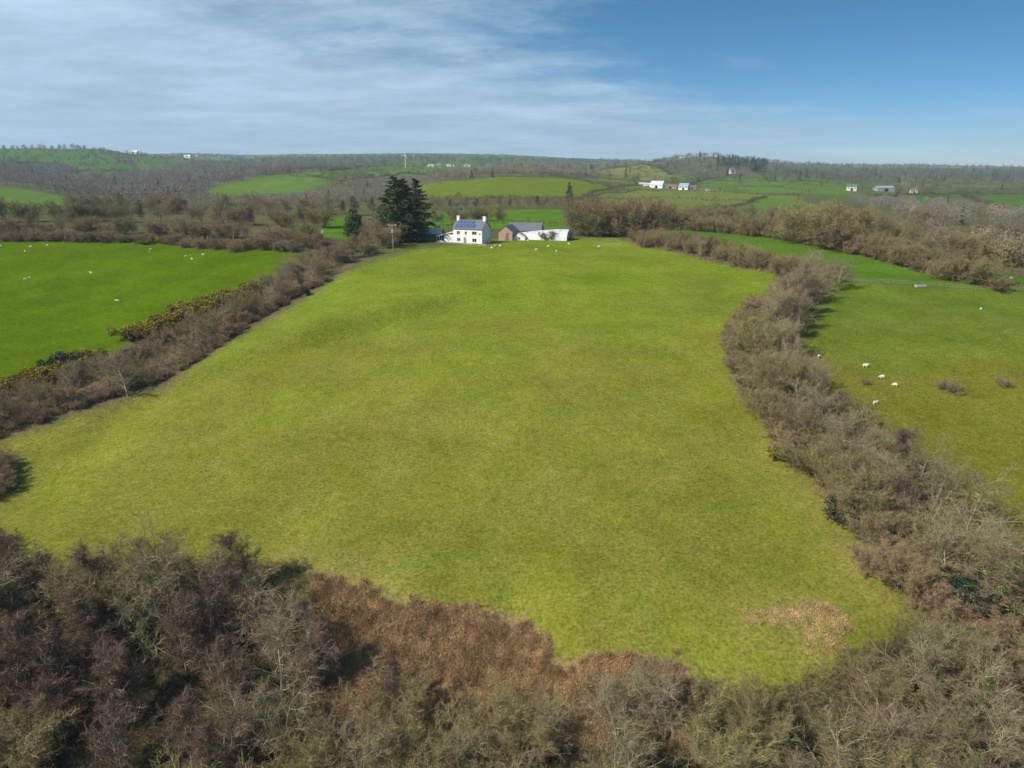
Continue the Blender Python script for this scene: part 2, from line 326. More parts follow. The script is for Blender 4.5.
# ------------------------------------------------------------------ land cover (field plan, drawn on the ground)
PASTURE, LUSH = (0.158, 0.160, 0.019), (0.112, 0.158, 0.011)
LEFTG, RIGHTG, STRIPG = (0.078, 0.128, 0.003), (0.130, 0.132, 0.014), (0.075, 0.140, 0.012)
ROUGH, WOODF, HEDGEF, BRACK = (0.085, 0.095, 0.032), (0.052, 0.042, 0.025), (0.12, 0.085, 0.05), (0.27, 0.16, 0.08)
FARG, FARG2, FARTAN, FARW = (0.095, 0.155, 0.024), (0.065, 0.125, 0.022), (0.165, 0.165, 0.045), (0.100, 0.098, 0.055)
COVER = [   # (pixel outline of the plot, colour, dryness 0..1); the first that applies at the bottom wins last
 ([(-90,232),(0,232),(310,246),(450,243),(600,238),(800,262),(1100,290),(1100,186),(-90,186)], (0.085,0.085,0.036), .5),
 # far country
 ([(-60,150),(100,150),(130,160),(150,175),(120,190),(-60,180)], FARG2, .1),
 ([(-60,182),(25,186),(60,196),(110,208),(60,214),(-60,214)], FARG, .1),
 ([(70,176),(120,173),(112,182),(76,184)], FARG, .1),
 ([(-60,163),(56,164.5),(110,170),(150,180),(60,176),(-60,174)], FARW, .2),
 ([(-60,172),(70,176),(120,184),(215,178),(300,166),(330,172),(215,189),(190,200),(130,203),(30,190),(-60,184)], FARW, .2),
 ([(104,188),(128,188),(126,193.5),(104,193)], FARG, .1),
 ([(206,190),(240,181),(300,173.5),(330,171.5),(326,184),(300,193),(206,197)], FARG, .1),
 ([(130,157.5),(250,157),(240,165),(150,167)], FARG2, .2),
 ([(330,181),(400,168),(410,165),(520,167),(560,170),(470,174),(380,182)], FARG, .1),
 ([(230,158),(330,157),(480,157),(640,160),(650,165),(560,167),(420,163),(330,170),(240,165)], (0.075,0.125,0.026), .2),
 ([(330,188),(370,184),(480,173),(600,171),(600,180),(520,176),(430,184),(360,195)], FARW, .2),
 ([(415,186),(440,182),(520,177),(575,179),(606,186),(612,192),(560,199),(430,199)], LUSH, .1),
 ([(415,211),(590,209),(600,216),(590,228),(415,228)], (0.080,0.160,0.012), .1),
 ([(310,218),(360,218),(360,238),(300,238)], (0.075,0.155,0.012), .1),
 ([(600,168),(625,165.5),(655,167),(672,176),(650,183),(600,180)], FARTAN, .3),
 ([(600,194),(640,186),(720,189),(800,196),(800,214),(700,216),(600,214)], (0.120,0.150,0.030), .4),
 ([(690,186),(720,178),(800,180),(860,184),(850,195),(760,193)], FARG, .1),
 ([(655,160),(690,154),(760,158),(800,164),(800,176),(730,177),(690,176),(660,172)], FARW, .2),
 ([(780,166),(1100,166),(1100,186),(940,186),(860,182),(780,178)], FARW, .2),
 ([(720,208),(760,198),(850,208),(840,216),(760,218)], FARG, .1),
 ([(800,196),(870,192),(960,192),(1100,196),(1100,218),(980,216),(880,206)], FARG2, .1),
 ([(850,200),(900,205),(980,215),(1100,222),(1100,232),(900,222)], FARW, .2),
 ([(820,160),(1000,164),(1000,168),(820,166)], FARTAN, .5),
 # near country
 ([(-120,233),(0,233),(150,237),(295,246),(285,270),(205,308),(140,342),(60,384),(0,398),(-120,428)], LEFTG, 0),
 ([(660,226),(690,228),(800,240),(900,262),(1120,291),(1120,293),(960,286),(835,278),(780,266),(700,246),(650,240)], STRIPG, .1),
 ([(790,280),(835,281),(960,288),(1120,293),(1120,700),(1000,600),(900,500),(830,420),(780,360),(770,320)], RIGHTG, .55),
 ([(-140,474),(0,439),(59,420),(109,404),(150,390),(175,381),(231,340),(300,301),(320,287),(345,270),(440,246),(520,238),(610,238),(650,242),(720,262),(805,280),(765,330),(745,370),(790,430),(845,505),(890,570),(900,610),(890,690),(860,760),(700,760),(560,690),(520,625),(470,610),(400,606),(340,583),(270,562),(200,640),(-140,660)], PASTURE, .6),
 ([(-140,430),(0,398),(60,384),(140,342),(205,308),(300,262),(345,255),(372,258),(345,271),(320,288),(300,302),(231,341),(175,382),(150,391),(109,405),(59,421),(0,440),(-140,475)], HEDGEF, .8),
 ([(800,262),(835,270),(826,284),(800,330),(790,362),(838,420),(905,480),(980,530),(1120,580),(1120,640),(1000,624),(905,580),(838,515),(775,432),(735,372),(735,335),(765,295)], HEDGEF, .7),
 ([(620,238),(700,246),(800,262),(800,277),(716,262),(640,244)], HEDGEF, .7),
 ([(-140,560),(100,556),(280,560),(345,581),(400,604),(470,609),(522,622),(560,668),(620,664),(700,676),(760,700),(880,640),(960,600),(1150,640),(1150,1600),(-140,1600)], WOODF, .8),
 ([(318,574),(345,581),(400,604),(470,609),(522,622),(562,668),(540,720),(440,800),(330,760),(300,650)], BRACK, .9),
 ([(556,668),(620,655),(690,664),(700,740),(560,740)], BRACK, .9),
 ([(742,612),(780,600),(830,604),(850,625),(838,650),(800,655),(800,632),(770,622),(748,628)], (0.19,0.17,0.035), .9),
 ([(770,445),(800,468),(840,518),(895,578),(915,640),(890,632),(862,585),(815,512),(790,480)], (0.200,0.170,0.045), .9),
 ([(270,553),(330,548),(400,570),(420,600),(400,607),(345,585),(280,566)], (0.205,0.180,0.045), .95),
 ([(-140,450),(-10,452),(14,452),(20,470),(10,500),(-20,510),(-140,520)], WOODF, .8),
 ([(-140,530),(0,528),(6,545),(0,570),(-140,570)], WOODF, .8),
]
COVER = [(wpoly(p), c, d) for p, c, d in COVER]
DMAX = 7000
SOFT = ((0.200,0.170,0.045), (0.205,0.180,0.045), (0.19,0.17,0.035))
def build_land():
    tf = np.linspace(-0.86, 0.86, 440); tb = np.linspace(0.86, 2 * math.pi - 0.86, 64)[1:-1]
    th = np.concatenate([tf, tb]); nt = len(th)
    ds = np.concatenate([np.array([0.5, 8, 16, 24, 30]), np.exp(np.linspace(math.log(33), math.log(330), 290)), np.exp(np.linspace(math.log(330), math.log(DMAX), 270))[1:]])
    D, T = np.meshgrid(ds, th, indexing='ij'); x = (D * np.sin(T)).ravel(); y = (D * np.cos(T)).ravel(); z = ground(x, y)
    nd2 = len(ds); i = np.arange(nd2 - 1)[:, None] * nt; j = np.arange(nt)[None]; jn = (j + 1) % nt
    q = np.stack([i + j, i + jn, i + nt + jn, i + nt + j], 2).reshape(-1, 4)[:, ::-1]
    d = D.ravel(); jit = np.clip(d / 130, 0.5, 8)
    xj = x + jit * 0.9 * wob(x / jit, y / jit, 3.1, 21); yj = y + jit * 0.9 * wob(x / jit, y / jit, 3.3, 22)
    c = np.tile(np.array(ROUGH), (len(x), 1)); dry = np.full(len(x), 0.4)
    # unmapped far ground: a patchwork of fields
    cell = np.floor((x + 60 * wob(x, y, 400, 31)) / 230) * 7.13 + np.floor((y + 80 * wob(x, y, 500, 32)) / 340) * 3.77
    hsh = np.abs(np.sin(cell * 12.9898) * 43758.5453) % 1
    g0 = np.random.default_rng(77); nr = (d < 130); c[nr] = np.array(HEDGEF) * .8; far = d > 700
    pal = np.array([FARG2, FARG, ROUGH, FARG, FARG2, FARTAN]); pick = pal[(hsh * 5.99).astype(int)]
    c[far] = pick[far] * 0.85 + np.array(ROUGH) * 0.15
    for poly, cc, dr in COVER:
        lo, hi = poly.min(0) - 30, poly.max(0) + 30
        bx = np.nonzero((xj > lo[0]) & (xj < hi[0]) & (yj > lo[1]) & (yj < hi[1]))[0]
        if not len(bx): continue
        wgt = np.zeros(len(bx)); rr = np.clip(d[bx] / 55, .7, 6) * (2.6 if cc in SOFT else 1)
        for _ in range(7): wgt += inside(poly, xj[bx] + rr * g0.normal(0, .6, len(bx)), yj[bx] + rr * g0.normal(0, .6, len(bx)))
        wgt /= 7; bx = bx[wgt > 0]; wgt = wgt[wgt > 0]; old_c, old_d = c[bx].copy(), dry[bx].copy(); m = bx
        c[m] = cc; dry[m] = dr
        if cc == PASTURE:
            g = (ss(y, 95, 190) * 0.75 + 0.35 * wob(x, y, 45, 41) + 0.15 * wob(x, y, 17, 44))[m].clip(0, 1)[:, None]
            c[m] = np.array(PASTURE) * (1 - g) + np.array(LUSH) * 1.25 * g; dry[m] = 0.75 - 0.55 * g[:, 0]
        if cc == RIGHTG:
            g = (ss(y, 110, 165) * 0.8 + 0.4 * wob(x, y, 40, 42))[m].clip(0, 1)[:, None]
            c[m] = np.array(RIGHTG) * (1 - g) + np.array((0.085, 0.145, 0.012)) * g
        if cc == BRACK: c[m] *= (1 + 0.3 * wob(x, y, 5, 51))[m][:, None]
        c[m] = c[m] * wgt[:, None] + old_c * (1 - wgt[:, None]); dry[m] = dry[m] * wgt + old_d * (1 - wgt)
    mac = 1 + 0.10 * wob(x, y, 60, 61) + 0.07 * wob(x, y, 19, 62)
    c = c * mac[:, None]
    return np.stack([x, y, z], 1), q, np.concatenate([c, np.ones((len(c), 1))], 1), dry
V, Q, C, DR = build_land()
def land_mat():
    m = bpy.data.materials.new('turf_and_soil'); m.use_nodes = True; t = m.node_tree; b = t.nodes['Principled BSDF']
    b.inputs['Roughness'].default_value = 0.9; b.inputs['Specular IOR Level'].default_value = 0.0
    def nd(k, **kw):
        n = t.nodes.new(k)
        for a, v in kw.items(): setattr(n, a, v)
        return n
    L = t.links.new
    co = nd('ShaderNodeTexCoord')
    a = nd('ShaderNodeAttribute', attribute_name='cover'); dr = nd('ShaderNodeAttribute', attribute_name='dry')
    def noise(s, det=4, r=0.6):
        n = nd('ShaderNodeTexNoise'); n.inputs['Scale'].default_value = s; n.inputs['Detail'].default_value = det; n.inputs['Roughness'].default_value = r
        L(co.outputs['Object'], n.inputs['Vector']); return n.outputs[0]
    def rng_(v, p, q_, r_, s_):
        n = nd('ShaderNodeMapRange'); L(v, n.inputs[0])
        for i, w in enumerate((p, q_, r_, s_)): n.inputs[i + 1].default_value = w
        return n.outputs[0]
    def mul(u, w):
        n = nd('ShaderNodeMath', operation='MULTIPLY'); L(u, n.inputs[0])
        if isinstance(w, float): n.inputs[1].default_value = w
        else: L(w, n.inputs[1])
        return n.outputs[0]
    fine, mid, big, patch = noise(2.8, 7, 0.8), noise(0.75, 6, 0.7), noise(0.07, 6, 0.65), noise(0.11, 8, 0.75)
    f = mul(mul(rng_(fine, 0.25, 0.75, 0.28, 1.80), rng_(mid, 0.25, 0.75, 0.76, 1.24)), rng_(big, 0.3, 0.7, 0.82, 1.18))
    sc_ = nd('ShaderNodeVectorMath', operation='SCALE'); L(a.outputs['Color'], sc_.inputs[0]); L(f, sc_.inputs['Scale'])
    straw = nd('ShaderNodeMix', data_type='RGBA'); straw.inputs[7].default_value = (0.36, 0.30, 0.11, 1)
    fac = mul(mul(rng_(patch, 0.40, 0.66, 0.0, 1.0), rng_(fine, 0.42, 0.68, 0.0, 1.0)), dr.outputs['Fac'])
    L(mul(fac, 0.80), straw.inputs[0]); L(sc_.outputs[0], straw.inputs[6])
    gr = nd('ShaderNodeMix', data_type='RGBA', blend_type='MULTIPLY'); gr.inputs[7].default_value = (0.60, 0.95, 0.75, 1)
    p2 = noise(0.16, 8, 0.78); L(mul(rng_(p2, 0.52, 0.68, 0.0, 0.75), rng_(fine, 0.35, 0.6, 0.3, 1.0)), gr.inputs[0]); L(straw.outputs[2], gr.inputs[6])
    fl = nd('ShaderNodeMix', data_type='RGBA'); fl.inputs[7].default_value = (0.44, 0.38, 0.16, 1)
    L(mul(mul(rng_(noise(1.3, 9, 0.85), 0.58, 0.68, 0.0, 1.0), rng_(patch, 0.34, 0.62, 0.15, 1.0)), mul(dr.outputs['Fac'], 0.95)), fl.inputs[0]); L(gr.outputs[2], fl.inputs[6])
    L(fl.outputs[2], b.inputs['Base Color'])
    bp = nd('ShaderNodeBump'); bp.inputs['Strength'].default_value = 0.55; bp.inputs['Distance'].default_value = 0.22
    ad = nd('ShaderNodeMath', operation='ADD'); L(mul(mid, 1.2), ad.inputs[0]); L(fine, ad.inputs[1]); L(ad.outputs[0], bp.inputs['Height']); L(bp.outputs[0], b.inputs['Normal'])
    return m
land = link('ground', mesh_np('ground', V, [Q], land_mat(), True, {'cover': ('FLOAT_COLOR', C), 'dry': ('FLOAT', DR)}))
tag(land, 'rolling ground of pasture, woodland floor and far fields', 'ground', kind='structure')

# ------------------------------------------------------------------ bare trees, grown branch by branch
def norm(v): return v / np.maximum(np.linalg.norm(v, axis=-1, keepdims=True), 1e-9)
def polylines(p0, d, ln, npts, g, wobble, up):
    """curved branches: start, direction, length -> (N, npts, 3)"""
    N = len(p0); out = np.empty((N, npts, 3)); out[:, 0] = p0; cur = norm(d); st = (ln / (npts - 1))[:, None]
    for k in range(1, npts):
        cur = norm(cur + g.normal(0, wobble, (N, 3)) + np.array([0, 0, up]))
        out[:, k] = out[:, k - 1] + cur * st
    return out
def kids(par, plen, n, t0, t1, ang, asd, g, lratio, fall, upb):
    N, Pn, _ = par.shape
    t = t0 + (t1 - t0) * (np.arange(n)[None] + g.uniform(0, 1, (N, n))) / n
    s = np.clip(t * (Pn - 1), 0, Pn - 1.001); i = s.astype(int); f = (s - i)[..., None]
    r = np.arange(N)[:, None]; a, b = par[r, i], par[r, i + 1]
    pos = a + (b - a) * f; tan = norm(b - a)
    ref = norm(g.normal(0, 1, (N, n, 3))); side = norm(np.cross(tan, ref))
    A_ = np.clip(g.normal(ang, asd, (N, n, 1)), 0.15, 1.7)
    d = norm(tan * np.cos(A_) + side * np.sin(A_) + np.array([0, 0, upb]))
    ln = plen[:, None] * lratio * (1 - fall * t) * g.uniform(0.65, 1.25, (N, n))
    return pos.reshape(-1, 3), d.reshape(-1, 3), ln.ravel(), t.ravel()
def tubes(Pl, r0, r1, n):
    N, K, _ = Pl.shape
    T = np.empty_like(Pl); T[:, 1:-1] = Pl[:, 2:] - Pl[:, :-2]; T[:, 0] = Pl[:, 1] - Pl[:, 0]; T[:, -1] = Pl[:, -1] - Pl[:, -2]; T = norm(T)
    ref = np.where(np.abs(T[..., 2:3]) > 0.9, np.array([1.0, 0, 0]), np.array([0, 0, 1.0]))
    u = norm(np.cross(T, ref)); w = np.cross(T, u)
    rad = r0[:, None] + (r1 - r0)[:, None] * np.linspace(0, 1, K)[None]
    an = np.arange(n) * 2 * math.pi / n
    V = Pl[:, :, None] + rad[..., None, None] * (u[:, :, None] * np.cos(an)[None, None, :, None] + w[:, :, None] * np.sin(an)[None, None, :, None])
    b = (np.arange(N) * K * n)[:, None, None]; k = (np.arange(K - 1) * n)[None, :, None]; i = np.arange(n)[None, None]; j = (i + 1) % n
    q = np.stack([b + k + i, b + k + j, b + k + n + j, b + k + n + i], 3).reshape(-1, 4)
    return V.reshape(-1, 3), q
def spikes(Pl, w, g):
    """thin tapering twig slivers along 2-3 point branches (N,K,3)"""
    N, K, _ = Pl.shape
    T = norm(Pl[:, -1] - Pl[:, 0]); u = norm(np.cross(T, g.normal(0, 1, (N, 3)))) * (w[:, None] * 0.5)
    if K == 2:
        V = np.stack([Pl[:, 0] - u, Pl[:, 0] + u, Pl[:, 1]], 1); return V.reshape(-1, 3), np.arange(3 * N).reshape(-1, 3), None
    V = np.stack([Pl[:, 0] - u, Pl[:, 0] + u, Pl[:, 1] + u * .75, Pl[:, 1] - u * .75, Pl[:, 2]], 1)
    o = np.arange(N)[:, None] * 5
    return V.reshape(-1, 3), o + np.array([[3, 2, 4]]), o + np.array([[0, 1, 2, 3]])
class Soup:
    def __init__(s): s.V = []; s.T = []; s.Q = []; s.n = 0
    def add(s, V, T=None, Q=None):
        if T is not None and len(T): s.T.append(T + s.n)
        if Q is not None and len(Q): s.Q.append(Q + s.n)
        s.V.append(V); s.n += len(V)
    def mesh(s, name, mat, **k):
        pl = ([np.concatenate(s.T)] if s.T else []) + ([np.concatenate(s.Q)] if s.Q else [])
        return mesh_np(name, np.concatenate(s.V), pl, mat, **k)
SPEC = {  # stems, height, trunk radius, limbs n, limb start, angle, ratio, fall, up ; then branch / branchlet / twig counts, angles
 'birch':    dict(stems=1, spread=.05, tr=.09, n1=30, t0=.16, a1=.72, l1=.46, fall=.62, up1=.16, n2=12, l2=.50, n3=9, l3=.50, n4=6, l4=.60, tw=.0115, wob=.10),
 'ash':      dict(stems=2, spread=.14, tr=.13, n1=13, t0=.14, a1=.80, l1=.60, fall=.42, up1=.20, n2=12, l2=.50, n3=8, l3=.50, n4=4, l4=.60, tw=.012, wob=.15),
 'oak':      dict(stems=1, spread=.08, tr=.20, n1=20, t0=.14, a1=.98, l1=.66, fall=.45, up1=.12, n2=12, l2=.50, n3=8, l3=.50, n4=4, l4=.58, tw=.012, wob=.22),
 'willow':   dict(stems=11, spread=.72, tr=.06, n1=10, t0=.12, a1=.55, l1=.50, fall=.40, up1=.12, n2=10, l2=.50, n3=7, l3=.50, n4=4, l4=.60, tw=.012, wob=.12),
 'hawthorn': dict(stems=8, spread=.85, tr=.05, n1=10,  t0=.10, a1=.85, l1=.50, fall=.30, up1=.05, n2=9, l2=.50, n3=8, l3=.50, n4=6, l4=.56, tw=.012, wob=.2),
}
def bare(kind, H, seed, lod=0, wmul=1.0):
    """returns trunk mesh and crown mesh data for one bare tree of height H (lod 1: fewer, broader twigs)"""
    s = SPEC[kind]; g = np.random.default_rng(seed); st = s['stems']
    az = np.arange(st) * 2 * math.pi / st + g.uniform(0, 1, st)
    tilt = s['spread'] * np.sqrt(g.uniform(0.1, 1, st)) if st > 1 else np.array([s['spread']])
    d0 = np.stack([np.sin(tilt) * np.cos(az), np.sin(tilt) * np.sin(az), np.cos(tilt)], 1)
    p0 = np.zeros((st, 3)); p0[:, :2] = d0[:, :2] * 0.3; p0[:, 2] = -0.5
    ln0 = (H * 0.86 + 0.5) * g.uniform(0.8, 1.0, st) / (np.cos(tilt) * 0.5 + 0.5)
    L0 = polylines(p0, d0, ln0, 8, g, s['wob'] * 0.35, 0.02)
    tr = s['tr'] * H / 9
    trunk, crown = Soup(), Soup()
    trunk.add(*[q for q in (tubes(L0, np.full(st, tr), np.full(st, tr * .16), 7))][:1], Q=tubes(L0, np.full(st, tr), np.full(st, tr * .16), 7)[1])
    n1 = s['n1']
    p, d, ln, t = kids(L0, ln0, n1, s['t0'], .99, s['a1'], .22, g, s['l1'], s['fall'], s['up1'])
    L1 = polylines(p, d, ln, 6, g, s['wob'], 0.04 if kind != 'birch' else 0.0)
    r1 = tr * .46 * (1 - .55 * t) ; V_, q_ = tubes(L1, r1, r1 * .22, 4); trunk.add(V_, Q=q_)
    k = (1.0, .72)[lod]
    p, d, ln2, t = kids(L1, ln, max(3, int(s['n2'] * k)), .15, 1, .85, .28, g, s['l2'], .35, .08)
    L2 = polylines(p, d, ln2, 4, g, s['wob'], 0.03)
    r2 = np.maximum(np.repeat(r1, max(3, int(s['n2'] * k))) * .42, .023 * wmul); V_, q_ = tubes(L2, r2, r2 * .35, 3); trunk.add(V_, Q=q_)
    n3 = s['n3'] if lod == 0 else 5
    p, d, ln3, t = kids(L2, ln2, n3, .1, 1, .85, .3, g, s['l3'] * (1 if lod == 0 else 1.35), .3, .06)
    L3 = polylines(p, d, np.maximum(ln3, .25), 3, g, s['wob'], .02)
    V_, T_, Q_ = spikes(L3, np.full(len(L3), s['tw'] * 2.1 * wmul * (1, 1.8)[lod]), g); crown.add(V_, T_, Q_)
    n4 = s['n4'] if lod == 0 else 5
    p, d, ln4, t = kids(L3, np.maximum(ln3, .25), n4, .1, 1, .7, .3, g, s['l4'] * (1 if lod == 0 else 1.3), .25, .05)
    if kind == 'birch' : d = norm(d + np.array([0, 0, -.05]))
    L4 = polylines(p, d, np.clip(ln4, .18, .7) * (1, 1.5)[lod], 2, g, 0, 0)
    V_, T_, Q_ = spikes(L4, np.full(len(L4), s['tw'] * wmul * (1, 2.1)[lod]), g); crown.add(V_, T_, Q_)
    return trunk, crown, L0, L1
def leafballs(centres, radii, n, size, g, flat=1.0, droop=0.0):
    """n small leaf faces spread through lobes"""
    k = g.choice(len(centres), n, p=radii ** 2 / (radii ** 2).sum())
    dirs = norm(g.normal(0, 1, (n, 3))); rr = radii[k] * g.uniform(0.25, 1, n) ** 0.45 * g.uniform(.85, 1.1, n)
    c = centres[k] + dirs * rr[:, None] * np.array([1, 1, flat])
    u = norm(g.normal(0, 1, (n, 3))); w = norm(np.cross(u, g.normal(0, 1, (n, 3)))); sz = size * g.uniform(.6, 1.4, n)[:, None]
    V = np.stack([c - u * sz, c + w * sz * .6, c + u * sz, c - w * sz * .6], 1).reshape(-1, 3)
    return V, np.arange(4 * n).reshape(-1, 4), c
LIB = {}
def lib(kind, lod, variants, heights):
    out = []
    for i in range(variants):
        H = heights[i % len(heights)]
        tk, cr, L0, L1 = bare(kind, H, 100 + i * 17 + lod * 7 + sum(map(ord, kind)), lod)
        e = dict(H=H, trunk=tk.mesh(kind + '_trunk', M_bark[kind], smooth=True), crown=cr.mesh(kind + '_crown', M_twig[kind]))
        g = np.random.default_rng(i + 5)
        # ivy that climbs the trunk and the lower limbs of some trees
        pts = np.concatenate([L0[:, 1:6].reshape(-1, 3), L1[:, :3].reshape(-1, 3)[::2]]); pts = pts[pts[:, 2] < H * .72]
        sel = pts[g.choice(len(pts), min(len(pts), 26), replace=False)]
        V_, q_, _ = leafballs(sel, np.full(len(sel), .38 if lod == 0 else .55), 1700 if lod == 0 else 500, .085 if lod == 0 else .17, g)
        e['ivy'] = mesh_np(kind + '_ivy', V_, [q_], M_ivy)
        out.append(e)
    LIB[(kind, lod)] = out
lib('birch', 0, 4, (8.6, 9.6, 7.8, 9.0)); lib('ash', 0, 4, (9.5, 8.5, 10.5, 9.0)); lib('oak', 0, 3, (8.5, 9.5, 7.6)); lib('willow', 0, 4, (6.2, 7.0, 5.4, 6.6)); lib('hawthorn', 0, 4, (3.6, 4.2, 3.2, 4.6))
lib('birch', 1, 3, (9, 8, 10)); lib('ash', 1, 3, (9.5, 8.5, 10.5)); lib('oak', 1, 3, (9, 8, 9.5)); lib('willow', 1, 3, (6.5, 7, 6)); lib('hawthorn', 1, 3, (3.6, 4.2, 3.2))

def evergreen(kind, seed):
    g = np.random.default_rng(seed); tk, lf = Soup(), Soup()
    if kind == 'spruce':
        H = 20.0; L0 = polylines(np.array([[0, 0, -.6]]), np.array([[0.0, 0, 1]]), np.array([H + .4]), 9, g, .015, 0)
        q = tubes(L0, np.array([.38]), np.array([.04]), 8); tk.add(q[0], Q=q[1])
        n = 150; p, d, ln, t = kids(L0, np.array([H]), n, .10, .99, 1.45, .15, g, .27, 0, 0)
        ln = H * .27 * np.clip((1 - t) ** .75 + .05, 0, 1) * g.uniform(.5, 1.25, n) * np.where(t < .2, .55, 1)
        L1 = polylines(p, d, ln, 6, g, .07, -.035 + .0); q = tubes(L1, np.full(n, .055), np.full(n, .012), 4); tk.add(q[0], Q=q[1])
        p, d2, l2, t2 = kids(L1, ln, 13, .18, 1, .8, .25, g, .38, .55, -.12)
        L2 = polylines(p, d2, np.maximum(l2, .3), 3, g, .1, -.06)
        nn = len(L2)
        V_, T_, Q_ = spikes(L2, np.full(nn, .34), g); lf.add(V_, T_, Q_)
        p, d3, l3, t3 = kids(L2, np.maximum(l2, .3), 7, .0, 1, .8, .3, g, .5, .3, -.15)
        L3 = polylines(p, d3, np.clip(l3, .25, .8), 2, g, 0, 0); V_, T_, Q_ = spikes(L3, np.full(len(L3), .17), g); lf.add(V_, T_, Q_)
        return dict(H=H, trunk=tk.mesh('spruce_trunk', M_bark['conifer'], smooth=True), crown=lf.mesh('spruce_crown', M_spruce))
    if kind == 'yew':
        H = 9.5; q = tubes(polylines(np.array([[0, 0, -.5]]), np.array([[0.0, 0, 1]]), np.array([8.5]), 6, g, .03, 0), np.array([.28]), np.array([.05]), 8); tk.add(q[0], Q=q[1])
        zc = g.uniform(.8, 8.6, 46); rad = 2.25 * np.sin(np.clip((9.4 - zc) / 9.4, 0, 1) * math.pi * .62) ** .8; az = g.uniform(0, 6.28, 46)
        c = np.stack([np.cos(az) * rad * .62, np.sin(az) * rad * .62, zc], 1); V_, q_, _ = leafballs(c, np.clip(rad * .48, .4, 1), 5200, .16, g, 1.25)
        return dict(H=H, trunk=tk.mesh('yew_trunk', M_bark['conifer'], smooth=True), crown=mesh_np('yew_crown', V_, [q_], M_yew))
    if kind in ('holly', 'gorse'):
        H = 3.0 if kind == 'holly' else 1.9; W2 = 1.5 if kind == 'holly' else 1.7
        st = polylines(np.zeros((5, 3)) - [0, 0, .3], norm(g.normal(0, .45, (5, 3)) * [1, 1, 0] + [0, 0, 1]), np.full(5, H * .8), 5, g, .12, 0)
        q = tubes(st, np.full(5, .06), np.full(5, .015), 5); tk.add(q[0], Q=q[1])
        c = np.stack([g.normal(0, W2 * .48, 15), g.normal(0, W2 * .48, 15), g.uniform(.25, .72, 15) * H], 1); r_ = g.uniform(.32, .55, 15) * H * .55
        V_, q_, cc = leafballs(c, r_, 3000 if kind == 'gorse' else 2600, .075 if kind == 'gorse' else .10, g)
        e = dict(H=H, trunk=tk.mesh(kind + '_stems', M_bark['hawthorn'], smooth=True), crown=mesh_np(kind + '_foliage', V_, [q_], M_gorse if kind == 'gorse' else M_holly))
        if kind == 'gorse':
            top = cc[cc[:, 2] > H * .35]; sel = top[g.choice(len(top), 900)] + g.normal(0, .07, (900, 3)) + [0, 0, .06]
            V_, q_, _ = leafballs(sel, np.full(len(sel), .04), 1100, .06, g); e['flowers'] = mesh_np('gorse_flowers', V_, [q_], M_gflower)
        return e
LIB['spruce'] = [evergreen('spruce', i) for i in (1, 2, 3)]; LIB['yew'] = [evergreen('yew', 4)]
LIB['holly'] = [evergreen('holly', i) for i in (5, 6)]; LIB['gorse'] = [evergreen('gorse', i) for i in (7, 8, 9)]

NAME = {'birch': 'birch_tree', 'ash': 'ash_tree', 'oak': 'oak_tree', 'willow': 'willow_shrub', 'hawthorn': 'hawthorn_bush', 'spruce': 'spruce_tree', 'yew': 'yew_tree', 'holly': 'holly_bush', 'gorse': 'gorse_bush'}
DESC = {'birch': 'purple-brown birch', 'ash': 'grey lichened ash', 'oak': 'spreading brown oak', 'willow': 'olive-tan willow', 'hawthorn': 'dark brown hawthorn', 'spruce': 'dark green spruce', 'yew': 'yew', 'holly': 'dark evergreen holly', 'gorse': 'yellow-flowered gorse'}
CAT = {k: ('tree' if v.endswith('tree') else 'shrub' if v.endswith('shrub') else 'bush') for k, v in NAME.items()}
def put_tree(kind, x, y, h, lod=0, rz=None, ivy=False, width=1.0, var=None, z=None):
    L = LIB[(kind, lod)] if (kind, lod) in LIB else LIB[kind]
    e = L[int(rng.integers(len(L))) if var is None else var % len(L)]; s = h / e['H']
    z = float(ground(x, y)[0]) if z is None else z
    nm = ('ivy_clad_' + NAME[kind]) if ivy else NAME[kind]
    o = empty(nm, (x, y, z - 0.05), rng.uniform(0, 6.28) if rz is None else rz, (s * width, s * width, s))
    bush = CAT[kind] != 'tree'
    link('stems' if bush else 'trunk', e['trunk'], o); link('foliage' if kind in ('holly', 'gorse') else 'crown', e['crown'], o)
    if ivy and 'ivy' in e: link('ivy', e['ivy'], o)
    if 'flowers' in e: link('blossom', e['flowers'], o)
    return o
def ordn(n):
    w = 'first second third fourth fifth sixth seventh eighth ninth tenth eleventh twelfth'.split()
    if n <= 12: return w[n - 1]
    return f"{n}{'th' if 10 < n % 100 < 14 else {1: 'st', 2: 'nd', 3: 'rd'}.get(n % 10, 'th')}"
def lab_row(items, order, frm, where, group):
    """items: (object, kind, ivy); says which one by its kind and its place along the row"""
    seen = {}
    tot = {}
    for o, k, iv in items: tot[(k, iv)] = tot.get((k, iv), 0) + 1
    for o, k, iv in sorted(items, key=lambda q: order(project(q[0].location))):
        n = seen[(k, iv)] = seen.get((k, iv), 0) + 1
        d = ('ivy-clad ' if iv else '') + DESC[k]
        if not CAT[k] == 'tree': d += ''
        t = f"only {d} {where}" if tot[(k, iv)] == 1 else f"{ordn(n)} {d} {frm} {where}"
        tag(o, t, CAT[k], group)
